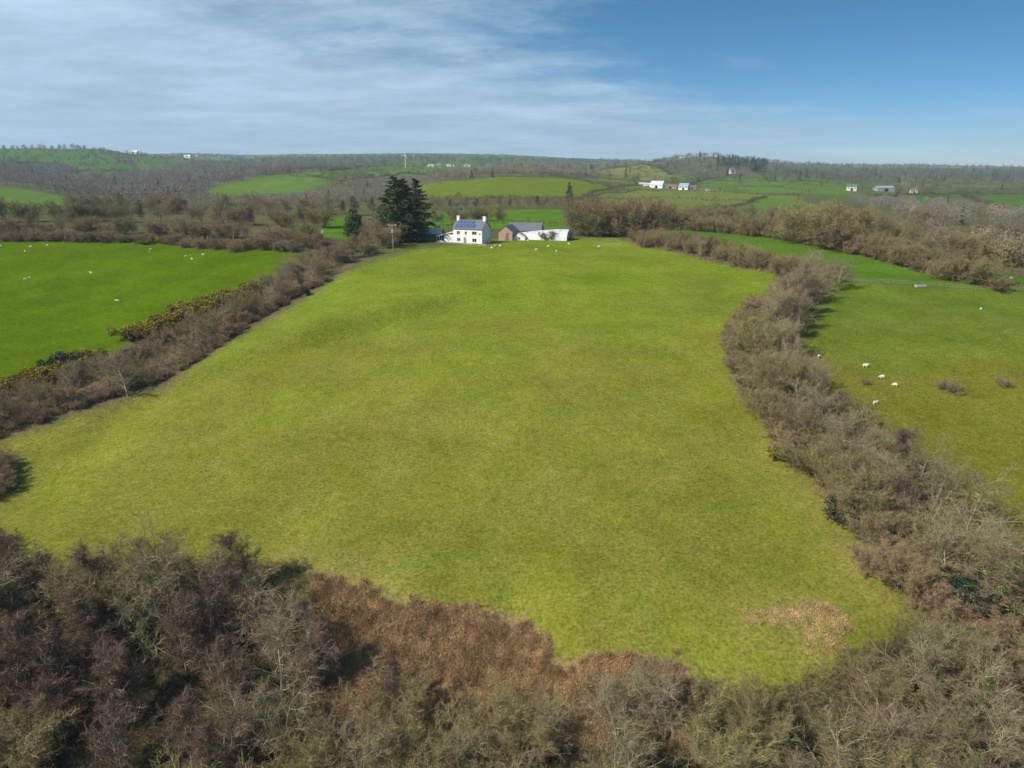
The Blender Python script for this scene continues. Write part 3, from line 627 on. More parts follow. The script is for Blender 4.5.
def row(pts, step, kinds, hr, where, group, lod=0, jit=(3, 3), ivy=0.0, frm='from the left', order=None, wr=(1.0, 1.25), skip=0.0):
    """trees along a line of ground points seen at pixels pts, about `step` metres apart"""
    g = rng; w = [at(*p) for p in pts]; items = []
    seg = [np.hypot(*(w[i + 1] - w[i])[:2]) for i in range(len(w) - 1)]; tot = sum(seg); step = step * 0.80; s = step * 0.5; names = list(kinds); pr = np.array([kinds[k] for k in names], float); pr /= pr.sum()
    while s < tot:
        a = s; i = 0
        while i < len(seg) - 1 and a > seg[i]: a -= seg[i]; i += 1
        p = w[i] + (w[i + 1] - w[i]) * min(a / seg[i], 1)
        k = names[int(g.choice(len(names), p=pr))]
        x, y = p[0] + g.normal(0, jit[0] / 2), p[1] + g.normal(0, jit[1] / 2)
        h = g.uniform(*hr) * {'hawthorn': .62, 'willow': .85, 'gorse': .35, 'holly': .5}.get(k, 1)
        if g.uniform() >= skip:
            iv = bool(g.uniform() < ivy) and k in ('ash', 'oak')
            items.append((put_tree(k, x, y, h, lod, ivy=iv, width=g.uniform(*wr)), k, iv))
        s += step * g.uniform(.75, 1.25) * {'hawthorn': .6, 'gorse': .6, 'holly': .7}.get(k, 1)
    lab_row(items, order or (lambda q: q[0]), frm, where, group); return items
bot = lambda q: q[1]

# --- the bottom-left wood
BL = 'bare trees of the bottom-left wood'
kb = dict(birch=6, ash=1.2, oak=1.2, willow=.8)
row([(-40, 612), (60, 604), (170, 606), (250, 610)], 4.0, dict(birch=6, oak=1), (8.5, 10), "in the top row of the bottom-left wood", BL)
row([(-60, 655), (100, 648), (250, 650)], 4.2, kb, (9, 10.5), 'in the second row of the bottom-left wood', BL, ivy=.3)
row([(-80, 712), (100, 705), (300, 700)], 4.2, kb, (8.6, 10.4), 'in the third row of the bottom-left wood', BL, ivy=.3)
row([(-90, 785), (100, 775), (290, 770)], 4.8, dict(birch=4, ash=1.5, oak=2.5, willow=.8), (8, 9.5), 'in the fourth row of the bottom-left wood', BL, ivy=.3)
row([(-110, 880), (100, 870), (330, 870)], 4.8, dict(ash=2, oak=3.5, willow=1.5, birch=1.5), (7, 9), 'in the bottom row of the bottom-left wood', BL, ivy=.3)
row([(278, 632), (300, 668), (312, 705), (300, 745)], 3.6, dict(ash=1), (7.5, 8.5), "where bottom-left wood meets bracken", BL, ivy=.3, frm='from the top', order=bot)
# --- scrub and trees along the bottom
BM = 'scrub and trees along the bottom of the picture'
row([(395, 745), (450, 748), (520, 745)], 4.2, dict(willow=3), (6, 7.5), "before the bracken bank", BM, jit=(2, 2))
row([(340, 850), (430, 840), (560, 830), (650, 835)], 4.2, dict(willow=4, oak=1, ash=2), (6, 8), "in the row below the bracken bank", BM, ivy=.4)
row([(560, 760), (600, 750), (650, 745), (690, 740)], 3.6, dict(ash=3, birch=.01, willow=1), (6.5, 8), 'below the smaller bracken patch', BM)
row([(715, 730), (745, 735), (780, 745)], 3.6, dict(willow=2, ash=2), (6, 7.5), "under the pasture's ring of bracken", BM, wr=(.8, .95))
row([(690, 820), (760, 815), (840, 810), (900, 805)], 4.2, dict(willow=3, ash=2, hawthorn=1), (5.5, 7), "in the lowest row right of centre", BM, ivy=.3)
row([(860, 735), (905, 690), (960, 672), (1060, 668)], 4.2, dict(oak=2, ash=2, willow=2), (5.5, 7.5), 'in the top row of the bottom-right wood', BM, ivy=.25, jit=(2, 2))
row([(850, 790), (900, 745), (980, 728), (1080, 725)], 4.2, dict(oak=3, ash=3, willow=1), (6.5, 8), 'in the second row of the bottom-right wood', BM, ivy=.4)
row([(880, 850), (960, 800), (1100, 790)], 4.4, dict(oak=3, ash=3, willow=1), (6.5, 8.5), 'in the third row of the bottom-right wood', BM, ivy=.4)
row([(900, 930), (1000, 890), (1130, 880)], 4.6, dict(oak=3, ash=3, willow=1), (6.5, 8), 'in the bottom row of the bottom-right wood', BM, ivy=.4)
row([(330, 800), (400, 795), (470, 795), (545, 790)], 3.8, dict(willow=3, oak=2, ash=1.2), (6, 7.6), 'in scrub rising before the bracken bank', BM, jit=(2, 2), ivy=.3)
row([(300, 745), (335, 760), (360, 775)], 3.6, dict(willow=2, oak=2), (5.5, 7), 'at the left foot of the bracken bank', BM, jit=(1.5, 1.5))
row([(842, 500), (868, 540), (900, 585), (930, 612), (985, 630)], 3.2, dict(hawthorn=2, willow=2, oak=1), (4.5, 6.5), "at the right hedgerow's lower pasture edge", 'trees and bushes of the right hedgerow', frm='from the far end', order=bot, jit=(2, 2), ivy=.5)
row([(880, 505), (915, 540), (960, 575), (1010, 590)], 3.6, dict(hawthorn=1, ash=2, oak=2, birch=1.5), (6, 8), "in the right hedgerow's lower middle", 'trees and bushes of the right hedgerow', frm='from the far end', order=bot, jit=(2, 2), ivy=.4)
# --- the right hedgerow, seen from its far end down to the right edge
RH = 'trees and bushes of the right hedgerow'
row([(818, 280), (798, 300), (775, 330), (760, 362), (772, 395), (800, 432), (835, 478), (872, 522), (918, 568), (980, 604), (1060, 626)], 4.8, dict(ash=4, oak=2, birch=1.3, willow=1.6, hawthorn=1), (7, 9), "in the right hedgerow's near rank", RH, ivy=.22, frm='from the far end', order=bot, jit=(2.4, 2.4))
row([(826, 283), (806, 306), (788, 335), (785, 366), (806, 400), (845, 440), (890, 480), (945, 520), (1010, 548), (1080, 570)], 5.0, dict(ash=3, birch=2.4, oak=2, hawthorn=1.4), (6.5, 8.6), "in the right hedgerow's back rank", RH, ivy=.2, frm='from the far end', order=bot, jit=(2.2, 2.2))
row([(755, 310), (738, 345), (742, 372), (768, 420), (800, 462), (835, 505)], 4.0, dict(willow=1, hawthorn=3, birch=.5), (5, 6.5), "on the right hedgerow's pasture side", RH, frm='from the far end', order=bot, jit=(1.5, 1.5), skip=.25)
# --- the hedge above the big pasture
row([(632, 243), (665, 248), (700, 256), (735, 264), (770, 272), (805, 280)], 3.6, dict(hawthorn=3, willow=2, ash=.6), (5, 7), "in the hedge above the big pasture", 'bushes of the upper hedge', frm='from the left', jit=(3, 3))
row([(640, 239), (680, 246), (720, 254), (790, 270)], 4.2, dict(hawthorn=3, willow=2), (4.5, 6), "behind the hedge above the big pasture", 'bushes of the upper hedge', lod=1, jit=(2, 3))
# --- the left hedgerow with its gorse
LH = 'trees and bushes of the left hedgerow'
row([(372, 252), (335, 266), (305, 285), (270, 306), (228, 330), (175, 364), (140, 378), (90, 397), (40, 412), (-40, 436)], 4.8, dict(ash=2.5, oak=3, hawthorn=2, willow=1.5), (5.5, 7), "in the left hedgerow's near rank", LH, ivy=.15, frm='from the farm end', order=bot, jit=(2, 2.5))
row([(345, 252), (310, 262), (285, 276), (245, 300), (205, 324), (165, 346), (110, 370), (50, 392), (-30, 414)], 4.4, dict(ash=1, oak=1, hawthorn=3, willow=2), (3.8, 5), "in the left hedgerow's back rank", LH, frm='from the farm end', order=bot, jit=(2, 2.5))
row([(250, 296), (205, 311), (170, 325), (132, 341)], 1.7, dict(gorse=1), (8, 10), "in the left hedgerow's upper clump", LH, frm='from the farm end', order=bot, jit=(2.5, 2.5))
row([(92, 360), (60, 374), (20, 386), (-20, 396)], 1.8, dict(gorse=4, holly=.5), (6.5, 9), "in the left hedgerow's lower clump", LH, frm='from the farm end', order=bot, jit=(2, 2.5))
row([(325, 281), (300, 294), (262, 316), (228, 338), (172, 374), (130, 390), (80, 406), (30, 422), (-30, 440)], 2.3, dict(hawthorn=1), (2.2, 3.3), "at the left hedgerow's foot", LH, frm='from the farm end', order=bot, jit=(1.5, 1.5))
row([(-6, 468), (-2, 490), (-14, 505)], 2.6, dict(hawthorn=1), (4, 5), 'in the dark thicket at the left edge', LH, frm='from the top', order=bot, jit=(1, 1))
row([(-14, 545), (-6, 565)], 3, dict(hawthorn=1), (4.5, 5), 'in the lower thicket at the left edge', LH, frm='from the top', order=bot, jit=(1, 1))
# --- belts beyond the fields
BA = 'trees of the belt behind the left field'
row([(-30, 240), (60, 241), (150, 243), (250, 249), (300, 252)], 4.2, dict(hawthorn=4, gorse=.8, holly=.35), (4.5, 6), "in the left field's top hedge", BA, lod=1, jit=(2, 3))
row([(-30, 232), (60, 233), (160, 235), (260, 240), (310, 243)], 6.5, dict(oak=2, willow=2, hawthorn=2, ash=1), (6, 8.5), "in the front rank behind the left field", BA, lod=1, jit=(3, 6), wr=(1.0, 1.4))
row([(-30, 222), (60, 221), (160, 222), (260, 226), (330, 228)], 8.5, dict(oak=2, ash=2, willow=2, birch=1), (8, 11), "in the middle rank behind the left field", BA, lod=1, jit=(4, 8), wr=(1.0, 1.4))
row([(70, 213), (160, 213), (250, 214), (330, 214), (380, 214)], 10, dict(oak=2, ash=2, birch=2, willow=1), (9, 12), "in the farthest rank behind the left field", BA, lod=1, jit=(5, 10), wr=(1.1, 1.4))
FB = 'trees around the farm'
row([(292, 248), (330, 250), (366, 250)], 5, dict(willow=2, hawthorn=2, holly=.4), (5, 7), 'in the thicket left of the conifers', FB, lod=1)
row([(370, 243), (381, 245), (376, 250)], 4, dict(willow=1, ash=1), (7, 9), 'just left of the dark conifers', FB, lod=1)
row([(436, 222), (470, 221), (505, 220)], 7, dict(willow=2, oak=1), (5, 8), 'in the low hedge behind the farmhouse', FB, lod=1)
row([(425, 209), (470, 208.5), (520, 208), (560, 208), (600, 209)], 8, dict(oak=2, ash=2, hawthorn=1, birch=1), (7, 10), "in the far hedge behind the farmhouse", FB, lod=1, jit=(3, 4), wr=(1, 1.3))
row([(578, 236), (605, 236), (640, 237), (675, 239)], 5.2, dict(willow=3, oak=1, ash=1), (13, 16.5), "right of the white tunnel", FB, lod=1, jit=(3, 5))
row([(590, 229), (630, 228), (680, 230)], 6, dict(willow=2, oak=1, ash=1), (9, 12), "behind the thicket beside the tunnel", FB, lod=1, jit=(3, 6))
row([(541, 239.5), (550, 240), (558, 240), (566, 239.5)], 3.0, dict(hawthorn=1), (4.2, 5.6), 'in front of the white tunnel', FB, lod=1, jit=(1, 1))
BR = 'trees of the belt above the right fields'
row([(690, 230.5), (730, 233), (785, 240), (830, 248), (880, 259), (940, 276), (975, 284)], 4.6, dict(hawthorn=3, willow=1.5), (6, 8), "at the foot of the right belt", BR, lod=1, jit=(2, 3))
row([(680, 229), (730, 232), (785, 239), (830, 247), (880, 258), (940, 275), (985, 284)], 6.0, dict(oak=1.5, willow=3, ash=2, hawthorn=.7), (6.5, 9), "in the front rank above the right field", BR, lod=1, jit=(3, 5), wr=(1, 1.35))
row([(690, 223), (760, 227), (820, 234), (880, 243), (950, 256), (1050, 276)], 7.0, dict(oak=1.5, willow=3, ash=2), (7.5, 10.5), "in the middle rank above the right field", BR, lod=1, jit=(3, 6), wr=(1, 1.35))
row([(800, 226), (880, 233), (950, 241), (1050, 255)], 8.5, dict(oak=2, willow=1, ash=2, birch=2), (8, 11), "in the farthest rank above the right field", BR, lod=1, jit=(4, 8), wr=(1, 1.35))

# ------------------------------------------------------------------ conifers and single trees by the farm
for i, (px, py, h, w) in enumerate([(386, 247, 18.0, 1.6), (398, 250, 22.5, 1.35), (408, 249, 21.5, 1.5), (416, 249, 21.5, 1.35), (402, 245, 20, 1.6), ]):
    p = at(px, py - 3); o = put_tree('spruce', p[0] * 1.03, p[1] + 12, h, width=w * 1.05, var=i)
    tag(o, ('short dark spruce at the left end of the clump beside the white farmhouse', 'dark spruce with the highest top in the clump left of the farmhouse', 'tall dark spruce in the middle of the clump left of the farmhouse',
            'tall dark spruce in the right half of the clump beside the farmhouse', 'dark spruce at the back of the clump left of the farmhouse', 'smallest dark spruce, nearest to the white farmhouse')[i], 'tree', 'dark spruces beside the farmhouse')
p = at(355, 240); tag(put_tree('yew', p[0], p[1], 11.8, width=1.55), 'dense green cone-shaped yew standing left of the dark spruces', 'tree')
p = at(569, 207); tag(put_tree('spruce', p[0], p[1], 17, width=.95), 'lone slim dark spruce in the hedge beyond the farmhouse', 'tree')
for (px, py, k, h, lb) in [(949, 391, 'hawthorn', 2.3, 'lone round dark bush, the larger one in the right field'), (1004, 386, 'hawthorn', 1.6, 'lone small dark bush nearest the right edge of the right field'),
                           (866, 384, 'hawthorn', 1.1, 'tiny dark bush beside the sheep in the right field'), (931, 228, 'holly', 3, 'round evergreen bush in the belt above the right field'),
                           (876, 274, 'hawthorn', 3, 'small bush at the fence end beside the right hedgerow'), (1000, 291, 'hawthorn', 3.2, 'dark bush on the fence line near the right edge'),
                           (775, 458, 'gorse', 1.6, 'small green and yellow gorse bush on the pasture edge of the right hedgerow'),
                           (850, 522, 'holly', 4.4, 'dark blue-green evergreen bush at the pasture edge of the right hedgerow'), (862, 512, 'holly', 4.0, 'dark evergreen bush behind the first one in the right hedgerow')]:
    if px == 876: px, py = 836, 276
    p = at(px, py); tag(put_tree(k, p[0], p[1], h, width=1.25), lb, 'bush')
for px, py, lb in ((938, 602, 'dark evergreen bush where the right hedgerow meets the bottom-right wood'), (958, 612, 'second dark evergreen bush where the right hedgerow meets the bottom-right wood')):
    p = at(px, py); tag(put_tree('holly', p[0], p[1], 4.4, width=1.2), lb, 'bush')
p = at(392, 712); tag(put_tree('birch', p[0], p[1], 7.5, width=.55, var=0), 'slim pale birch standing alone on the bracken bank', 'tree')
for i, (px, py, h) in enumerate([(800, 243, 13.5), (820, 246, 14.5), (842, 250, 13)]):
    p = at(px, py); tag(put_tree('willow', p[0], p[1], h, 1, width=1.15), ('left', 'tallest middle', 'right')[i] + ' one of three big rounded tan willows above the right field', 'shrub', 'big willows above the right field')
p = at(306, 436 - 140); tag(put_tree('holly', p[0], p[1], 2.5), 'dark evergreen bush in the upper left hedgerow', 'bush')
# large oak in the left hedgerow and ivy-clad tree at the right edge
p = at(128, 396); tag(put_tree('oak', p[0], p[1], 8.2, width=1.35, var=1), 'largest spreading bare oak, with a dark forked trunk, in the left hedgerow', 'tree')
p = at(992, 612); tag(put_tree('oak', p[0], p[1], 10.5, ivy=True, width=1.1, var=0), 'big ivy-clad oak where the right hedgerow meets the bottom-right wood', 'tree')
# skyline row on the far left hill
for i in range(13):
    px = 13 + i * 6.6; p = at(px, 149.6); o = put_tree('oak', p[0], p[1] - 30, rng.uniform(13, 17), 1, width=1.2)
    tag(o, f"{ordn(i + 1)} tree from the left in the skyline row on the left hill", 'tree', 'row of trees on the left skyline')
for (px, py, h, lb) in [(12, 163, 15, 'tree in the middle of the bare left hillside'), (635, 184, 16, 'large round tree left of the distant white farm'), (412, 173, 13, 'field tree below the wind turbine'), (395, 172, 12, 'field tree left below the wind turbine'),
                        (900, 200, 14, 'dark tree beside the distant house on the right'), (457, 205, 9, 'bushy tree in the field hedge above the farmhouse')]:
    p = at(px, py); tag(put_tree('oak', p[0], p[1], h, 1, width=1.15), 'bare ' + lb, 'tree')

# ------------------------------------------------------------------ far woods and hedges
FT = []
def far_shape(seed, conifer=False, n=85):
    g = np.random.default_rng(seed); fs = (85 / n) ** .5
    if conifer:
        h = g.uniform(.02, 1, n); r = (1 - h) * .24 + .02; a = g.uniform(0, 6.28, n)
        c = np.stack([np.cos(a) * r * g.uniform(.3, 1, n), np.sin(a) * r * g.uniform(.3, 1, n), h], 1); sz = .055 + .05 * (1 - h)
    else:
        lob = np.stack([g.normal(0, .17, 6), g.normal(0, .17, 6), g.uniform(.40, .74, 6)], 1); k = g.integers(0, 6, n)
        c = lob[k] + norm(g.normal(0, 1, (n, 3))) * (g.uniform(.1, 1, (n, 1)) ** .4) * .23; c[:, 2] = np.clip(c[:, 2], .12, 1); sz = g.uniform(.03, .085, n) * fs
    u = norm(g.normal(0, 1, (n, 3)) + [0, 0, .4]) * sz[:, None]; w = norm(np.cross(u, g.normal(0, 1, (n, 3)))) * sz[:, None] * .35
    V = np.stack([c - u, c + w, c + u, c - w], 1).reshape(-1, 3)
    t = np.array([[-.012, 0, 0], [.012, 0, 0], [.006, 0, .5], [-.006, 0, .5]])
    return np.concatenate([V, t, t[:, [1, 0, 2]]])
FT = [far_shape(i, n=240) for i in range(5)]; FF = [far_shape(i, n=420) for i in range(5)]; FC = [far_shape(20 + i, True) for i in range(3)]
PURP, TAN, GREY, DKG, OLV = (.200, .165, .150), (.300, .250, .150), (.225, .205, .155), (.030, .052, .028), (.120, .130, .055)
def forest_mesh(name, pts, hs, cols, con, fine=False):
    Vs, Cs = [], []
    for (x, y, z), h, c, k in zip(pts, hs, cols, con):
        s = (FC if k else FF if fine else FT)[int(rng.integers(3))]; a = rng.uniform(0, 6.28); ca, sa = math.cos(a), math.sin(a); wd = h * rng.uniform(.85, 1.3)
        v = np.stack([(s[:, 0] * ca - s[:, 1] * sa) * wd + x, (s[:, 0] * sa + s[:, 1] * ca) * wd + y, s[:, 2] * h + z - .3], 1)
        Vs.append(v); Cs.append(np.tile(np.array([*c, 1]) * np.array([*[rng.uniform(.9, 1.1)] * 3, 1]), (len(v), 1)))
    V = np.concatenate(Vs); return mesh_np(name, V, [np.arange(len(V)).reshape(-1, 4)], M_far, attrs={'tint': ('FLOAT_COLOR', np.concatenate(Cs))})
def wood(pix, spacing, hr, cols, label, con=0.0, ex=(), cap=1500, fine=False):
    poly = wpoly(pix); lo, hi = poly.min(0), poly.max(0); ar = np.prod(hi - lo); n = int(min(ar / spacing ** 2, 60000))
    x = rng.uniform(lo[0], hi[0], n); y = rng.uniform(lo[1], hi[1], n); d = spacing * .6
    m = inside(poly, x + d * wob(x, y, 40, 3), y + d * wob(x, y, 43, 5))
    for e in ex: m &= ~inside(wpoly(e), x, y)
    x, y = x[m], y[m]
    if len(x) > cap: x, y = x[:cap], y[:cap]
    z = ground(x, y); cl = [cols[int(rng.integers(len(cols)))] for _ in x]; k = rng.uniform(0, 1, len(x)) < con
    cl = [DKG if q else c for q, c in zip(k, cl)]
    o = link('woodland', forest_mesh('woodland', np.stack([x, y, z], 1), rng.uniform(*hr, len(x)), cl, k, fine)); tag(o, label, 'wood', kind='stuff'); return o
wood([(-60,166),(60,168),(100,178),(150,172),(210,164),(300,165),(330,171),(215,189),(192,204),(140,209),(104,202),(60,196),(25,187),(-60,184)], 12.5, (10, 15), [PURP, PURP, GREY], 'purple-grey bare wood filling the valley at the left', .03,
     ex=[[(70,176),(120,173),(112,182),(76,184)], [(104,188),(128,188),(126,193.5),(104,193)]], cap=4500)
wood([(90,150.5),(120,154),(142,168),(128,168),(108,156)], 14, (9, 13), [PURP, GREY], 'dark strip of wood running down the far left hill', .1, cap=300)
wood([(330,190),(370,184),(480,173.5),(560,172),(600,176),(600,179),(520,177),(430,183),(360,197)], 14, (9, 13), [PURP, PURP, TAN], 'purple bare wood behind the bright pasture hill', .02, cap=900)
wood([(480,164),(560,164),(640,163),(655,168),(610,168),(600,172),(480,171)], 19, (9, 14), [PURP, GREY, TAN], 'brown wood on the far slope at the centre', .03, cap=650)
wood([(655,160),(690,155.5),(770,161),(800,166),(800,176),(735,177),(690,177),(656,173)], 13, (12, 17), [GREY, PURP, OLV], 'bare wood covering the hill right of centre', .1, cap=1700)
wood([(716,163),(736,162),(768,167),(764,173),(740,172),(722,169)], 19, (13, 23), [DKG, OLV], 'block of dark conifers on the wooded hill', .8, cap=120)
wood([(655,158),(690,155),(720,158),(715,160),(660,161)], 16, (13, 18), [OLV, GREY], 'trees along the crest of the wooded hill', .35, cap=150)
wood([(780,168),(900,169),(1100,171),(1100,188),(950,184),(860,182),(780,178)], 20, (10, 15), [(.13,.115,.09), (.15,.14,.10), (.09,.10,.055)], 'dark broad wood across the right distance', .15, cap=1700)
wood([(845,201),(900,204),(980,214),(1100,222),(1100,236),(960,226),(880,216)], 11, (8, 12), [PURP, PURP, GREY, TAN], 'purple-brown wood in the right middle distance', .03, cap=900, fine=True)
wood([(120,152.5),(190,154),(250,157),(240,160),(190,158),(130,156.5)], 22, (10, 15), [OLV, GREY, PURP], 'dark trees along the far left skyline', .4, cap=500)
wood([(230,158.5),(420,158),(640,161),(640,163),(420,162),(240,164)], 34, (10, 19), [GREY, OLV, (.06,.08,.035)], 'mottled hedges and copses along the central skyline', .08, cap=1300)
wood([(50,211),(120,205),(200,203),(330,196),(420,198),(424,205),(300,209),(120,213)], 10, (8, 11), [TAN, GREY, PURP], 'tan bare wood behind the left belt', .02, cap=1100, fine=True)
wood([(920,240),(1000,250),(1120,262),(1120,285),(1010,274),(960,258)], 8, (8, 11), [PURP, PURP, TAN], 'purple-brown thicket at the right edge', .02, cap=420, fine=True)
wood([(250,166),(330,163),(400,161),(400,165),(330,171),(300,172)], 24, (9, 13), [PURP, GREY], 'grey wood on the far slope left of the turbine', .04, cap=500)
wood([(800,166),(900,166.5),(1100,169),(1100,170),(900,168),(800,167)], 46, (12, 24), [GREY, OLV, (.06,.08,.035)], 'thin trees along the right skyline', .1, cap=600)
def hedge(pix, h, c, label, step=2.2, wd=1.2):
    w = [at(*p) for p in pix]; P_ = []
    for a, b in zip(w[:-1], w[1:]):
        L = np.hypot(*(b - a)[:2]); n = max(2, int(L / step)); t = (np.arange(n) + rng.uniform(0, 1, n)) / n
        P_.append(np.stack([a[0] + (b[0] - a[0]) * t + rng.normal(0, wd * .4, n), a[1] + (b[1] - a[1]) * t + rng.normal(0, wd * .4, n)], 1))
    P_ = np.concatenate(P_); z = ground(P_[:, 0], P_[:, 1]); n = len(P_); hs = h * rng.uniform(.8, 1.25, n); hs[rng.uniform(0, 1, n) < .03] *= 2
    o = link('hedgerow', forest_mesh('hedgerow', np.column_stack([P_, z - h * .2]), hs, [c] * n, np.zeros(n, bool))); tag(o, label, 'hedge', 'far field hedges'); return o
HB = (.095, .082, .048)
hedge([(583,197),(596,191.5),(612,188),(632,186),(652,184.5)], 3.4, HB, 'curved dark hedge climbing to the distant white farm')
hedge([(588,198.5),(604,193),(640,188.5)], 2.4, HB, 'lower dark hedge of the lane to the distant white farm')
hedge([(622,190),(670,191),(730,193),(800,196)], 3.5, HB, 'long straight hedge below the distant white farm')
hedge([(600,199),(660,198),(700,200),(760,203)], 3, HB, 'thin hedge across the tan field above the thicket')
hedge([(690,214),(720,210),(745,205),(766,198)], 4, HB, 'dark diagonal hedge in the fields right of centre')
hedge([(690,187),(700,182),(720,178),(790,181),(850,185)], 5, HB, 'hedge under the wooded hill')
hedge([(500,177.5),(560,178),(590,183),(612,188)], 3.5, HB, 'hedge over the top of the bright pasture hill')
hedge([(430,200),(480,199.5),(540,199.5),(600,200)], 5, (.12, .095, .06), 'brown hedge below the bright pasture hill')
hedge([(-20,163),(20,163.5),(56,164.3)], 6, HB, 'dark hedge across the bare left hillside')
hedge([(60,172),(90,170),(130,171)], 5, HB, 'hedge below the bare left hillside')
hedge([(870,197),(960,194),(1060,193)], 5, HB, 'hedge above the green fields on the right')
hedge([(900,206),(980,214),(1080,222)], 5, HB, 'hedge below the green fields on the right')
hedge([(960,194),(985,205),(1000,216)], 5, HB, 'short hedge down the green field on the right')
hedge([(340,183),(380,178),(400,174),(460,172)], 5, HB, 'hedge below the wind turbine')
hedge([(330,171),(352,168),(400,165)], 5, HB, 'hedge left of the wind turbine')
hedge([(600,171),(630,166),(660,168),(672,175)], 5, (.10, .08, .05), 'hedge around the tan hilltop field')
hedge([(442,226),(470,224),(510,223),(560,224)], 2.2, (.13, .09, .055), 'low brown hedge right behind the farm', step=1.2)

# ------------------------------------------------------------------ bracken, scrub and grass (uncountable cover)
def blades(name, polys, n, length, width, cols, mat, lean=.5, clump=4, hmod=None, label=None, cat=None, ex=(), fade=None, cs=.14):
    Ps = []
    for pix in polys:
        poly = wpoly(pix); lo, hi = poly.min(0), poly.max(0); k = 0; got = []
        want = int(n * abs(sum(poly[i - 1][0] * poly[i][1] - poly[i][0] * poly[i - 1][1] for i in range(len(poly)))) / 2 / ATOT[name]) if len(polys) > 1 else n
        while k < want:
            x = rng.uniform(lo[0], hi[0], want); y = rng.uniform(lo[1], hi[1], want); m = inside(poly, x + 1.5 * wob(x, y, 5, 71) + 1.2 * wob(x, y, 1.5, 73), y + 1.5 * wob(x, y, 5, 72) + 1.2 * wob(x, y, 1.5, 74))
            for e in ex: m &= ~inside(wpoly(e), x, y)
            if fade: m &= rng.uniform(0, 1, want) < fade(x, y)
            got.append(np.stack([x[m], y[m]], 1)); k += int(m.sum()) + 1
        Ps.append(np.concatenate(got)[:want])
    P_ = np.concatenate(Ps); m_ = len(P_); z = ground(P_[:, 0], P_[:, 1])
    hm = (hmod(P_[:, 0], P_[:, 1]) if hmod else np.ones(m_)); c = np.array(cols)[rng.integers(0, len(cols), m_)] * rng.uniform(.7, 1.3, (m_, 1)) * ((1 + .45 * wob(P_[:, 0], P_[:, 1], 2.4, 83) + .4 * wob(P_[:, 0], P_[:, 1], 6, 84))[:, None] if hmod else 1)
    N = m_ * clump; base = np.repeat(np.column_stack([P_, z]), clump, 0) + rng.normal(0, cs, (N, 3)) * [1, 1, 0]
    base[:, 2] += np.repeat(hm, clump) * length * rng.uniform(-.1, .7, N) * (1 if hmod else 0)
    d = norm(rng.normal(0, lean, (N, 3)) * [1, 1, .5] + [0, 0, 1]); ln = length * rng.uniform(.5, 1.3, N) * np.repeat(hm, clump)
    V_, T_, _ = spikes(np.stack([base, base + d * ln[:, None]], 1), width * rng.uniform(.6, 1.4, N), rng)
    cc = np.repeat(np.column_stack([np.repeat(c, clump, 0), np.ones(N)]), 3, 0)
    o = link(name, mesh_np(name, V_, [T_], mat, attrs={'tint': ('FLOAT_COLOR', cc)})); tag(o, label, cat, kind='stuff'); return o
def tot_area(pl):
    s = 0
    for pix in pl:
        p = wpoly(pix); s += abs(sum(p[i - 1][0] * p[i][1] - p[i][0] * p[i - 1][1] for i in range(len(p)))) / 2
    return s
BK = [[(312,572),(345,581),(400,604),(470,609),(522,622),(560,666),(545,700),(500,730),(440,790),(340,770),(300,660)], [(556,668),(580,660),(620,655),(690,664),(700,700),(690,745),(560,745)],
      [(742,614),(780,600),(830,604),(850,625),(838,650),(800,655),(806,634),(770,622),(748,628)]]
SCR = [[(-140,422),(0,406),(60,394),(140,344),(210,304),(300,264),(345,256),(352,262),(296,288),(232,331),(150,381),(60,416),(0,437),(-140,470)],
       [(800,264),(835,270),(826,284),(800,330),(790,362),(838,420),(905,480),(980,530),(1120,580),(1120,640),(1000,624),(905,582),(838,517),(773,432),(733,372),(735,335),(765,295)],
       [(620,238),(700,246),(800,262),(800,278),(716,263),(640,245)], [(-140,452),(-10,452),(14,452),(20,470),(10,500),(-20,510),(-140,520)]]
WF = [[(-140,600),(100,600),(280,562),(318,575),(300,660),(340,770),(440,790),(545,700),(560,745),(690,745),(700,700),(760,704),(880,642),(960,604),(1150,645),(1150,1100),(-140,1100)]]
ATOT = {'bracken': tot_area(BK[:2]), 'dry_scrub': tot_area(SCR), 'undergrowth': tot_area(WF)}
cl_h = lambda x, y: (0.9 + 0.75 * wob(x, y, 3.2, 81) + 0.6 * wob(x, y, 1.6, 82)).clip(.25, 1.9)
blades('bracken', BK[:2], 80000, .40, .034, [(.37, .225, .11), (.31, .178, .083), (.46, .335, .185), (.19, .11, .052), (.41, .27, .14)], M_bracken, lean=.8, clump=4, hmod=cl_h, label='rust-brown dead bracken covering the bank below the pasture', cat='bracken')
blades('bracken', BK[2:], 5200, .20, .035, [(.44, .27, .12), (.50, .36, .16), (.36, .21, .09), (.56, .46, .24)], M_bracken, lean=.9, clump=4, hmod=cl_h, label='thin ring of flattened rust-brown bracken in the lower right pasture', cat='bracken', fade=lambda x, y: ss(wob(x, y, 4, 91) + .5 * wob(x, y, 1.5, 92), -.75, .25))
blades('dry_scrub', SCR, 42000, .75, .035, [(.27, .20, .115), (.36, .28, .16), (.19, .135, .09), (.24, .165, .105)], M_scrub, lean=.8, clump=4, hmod=cl_h, label='dry brown brambles and dead grass at the feet of the hedgerows', cat='scrub')
blades('undergrowth', WF, 34000, .8, .04, [(.125, .10, .055), (.17, .135, .075), (.09, .095, .035), (.12, .08, .05)], M_scrub, lean=.8, clump=4, hmod=cl_h, label='brown brambles and dead stems on the woodland floor', cat='undergrowth')
GP = [[(-20,470),(0,440),(150,384),(232,333),(300,300),(700,300),(730,345),(735,375),(770,435),(838,518),(905,584),(930,640),(880,660),(760,690),(700,668),(620,652),(560,662),(522,620),(470,607),(400,602),(345,579),(280,560),(100,600),(0,600)]]
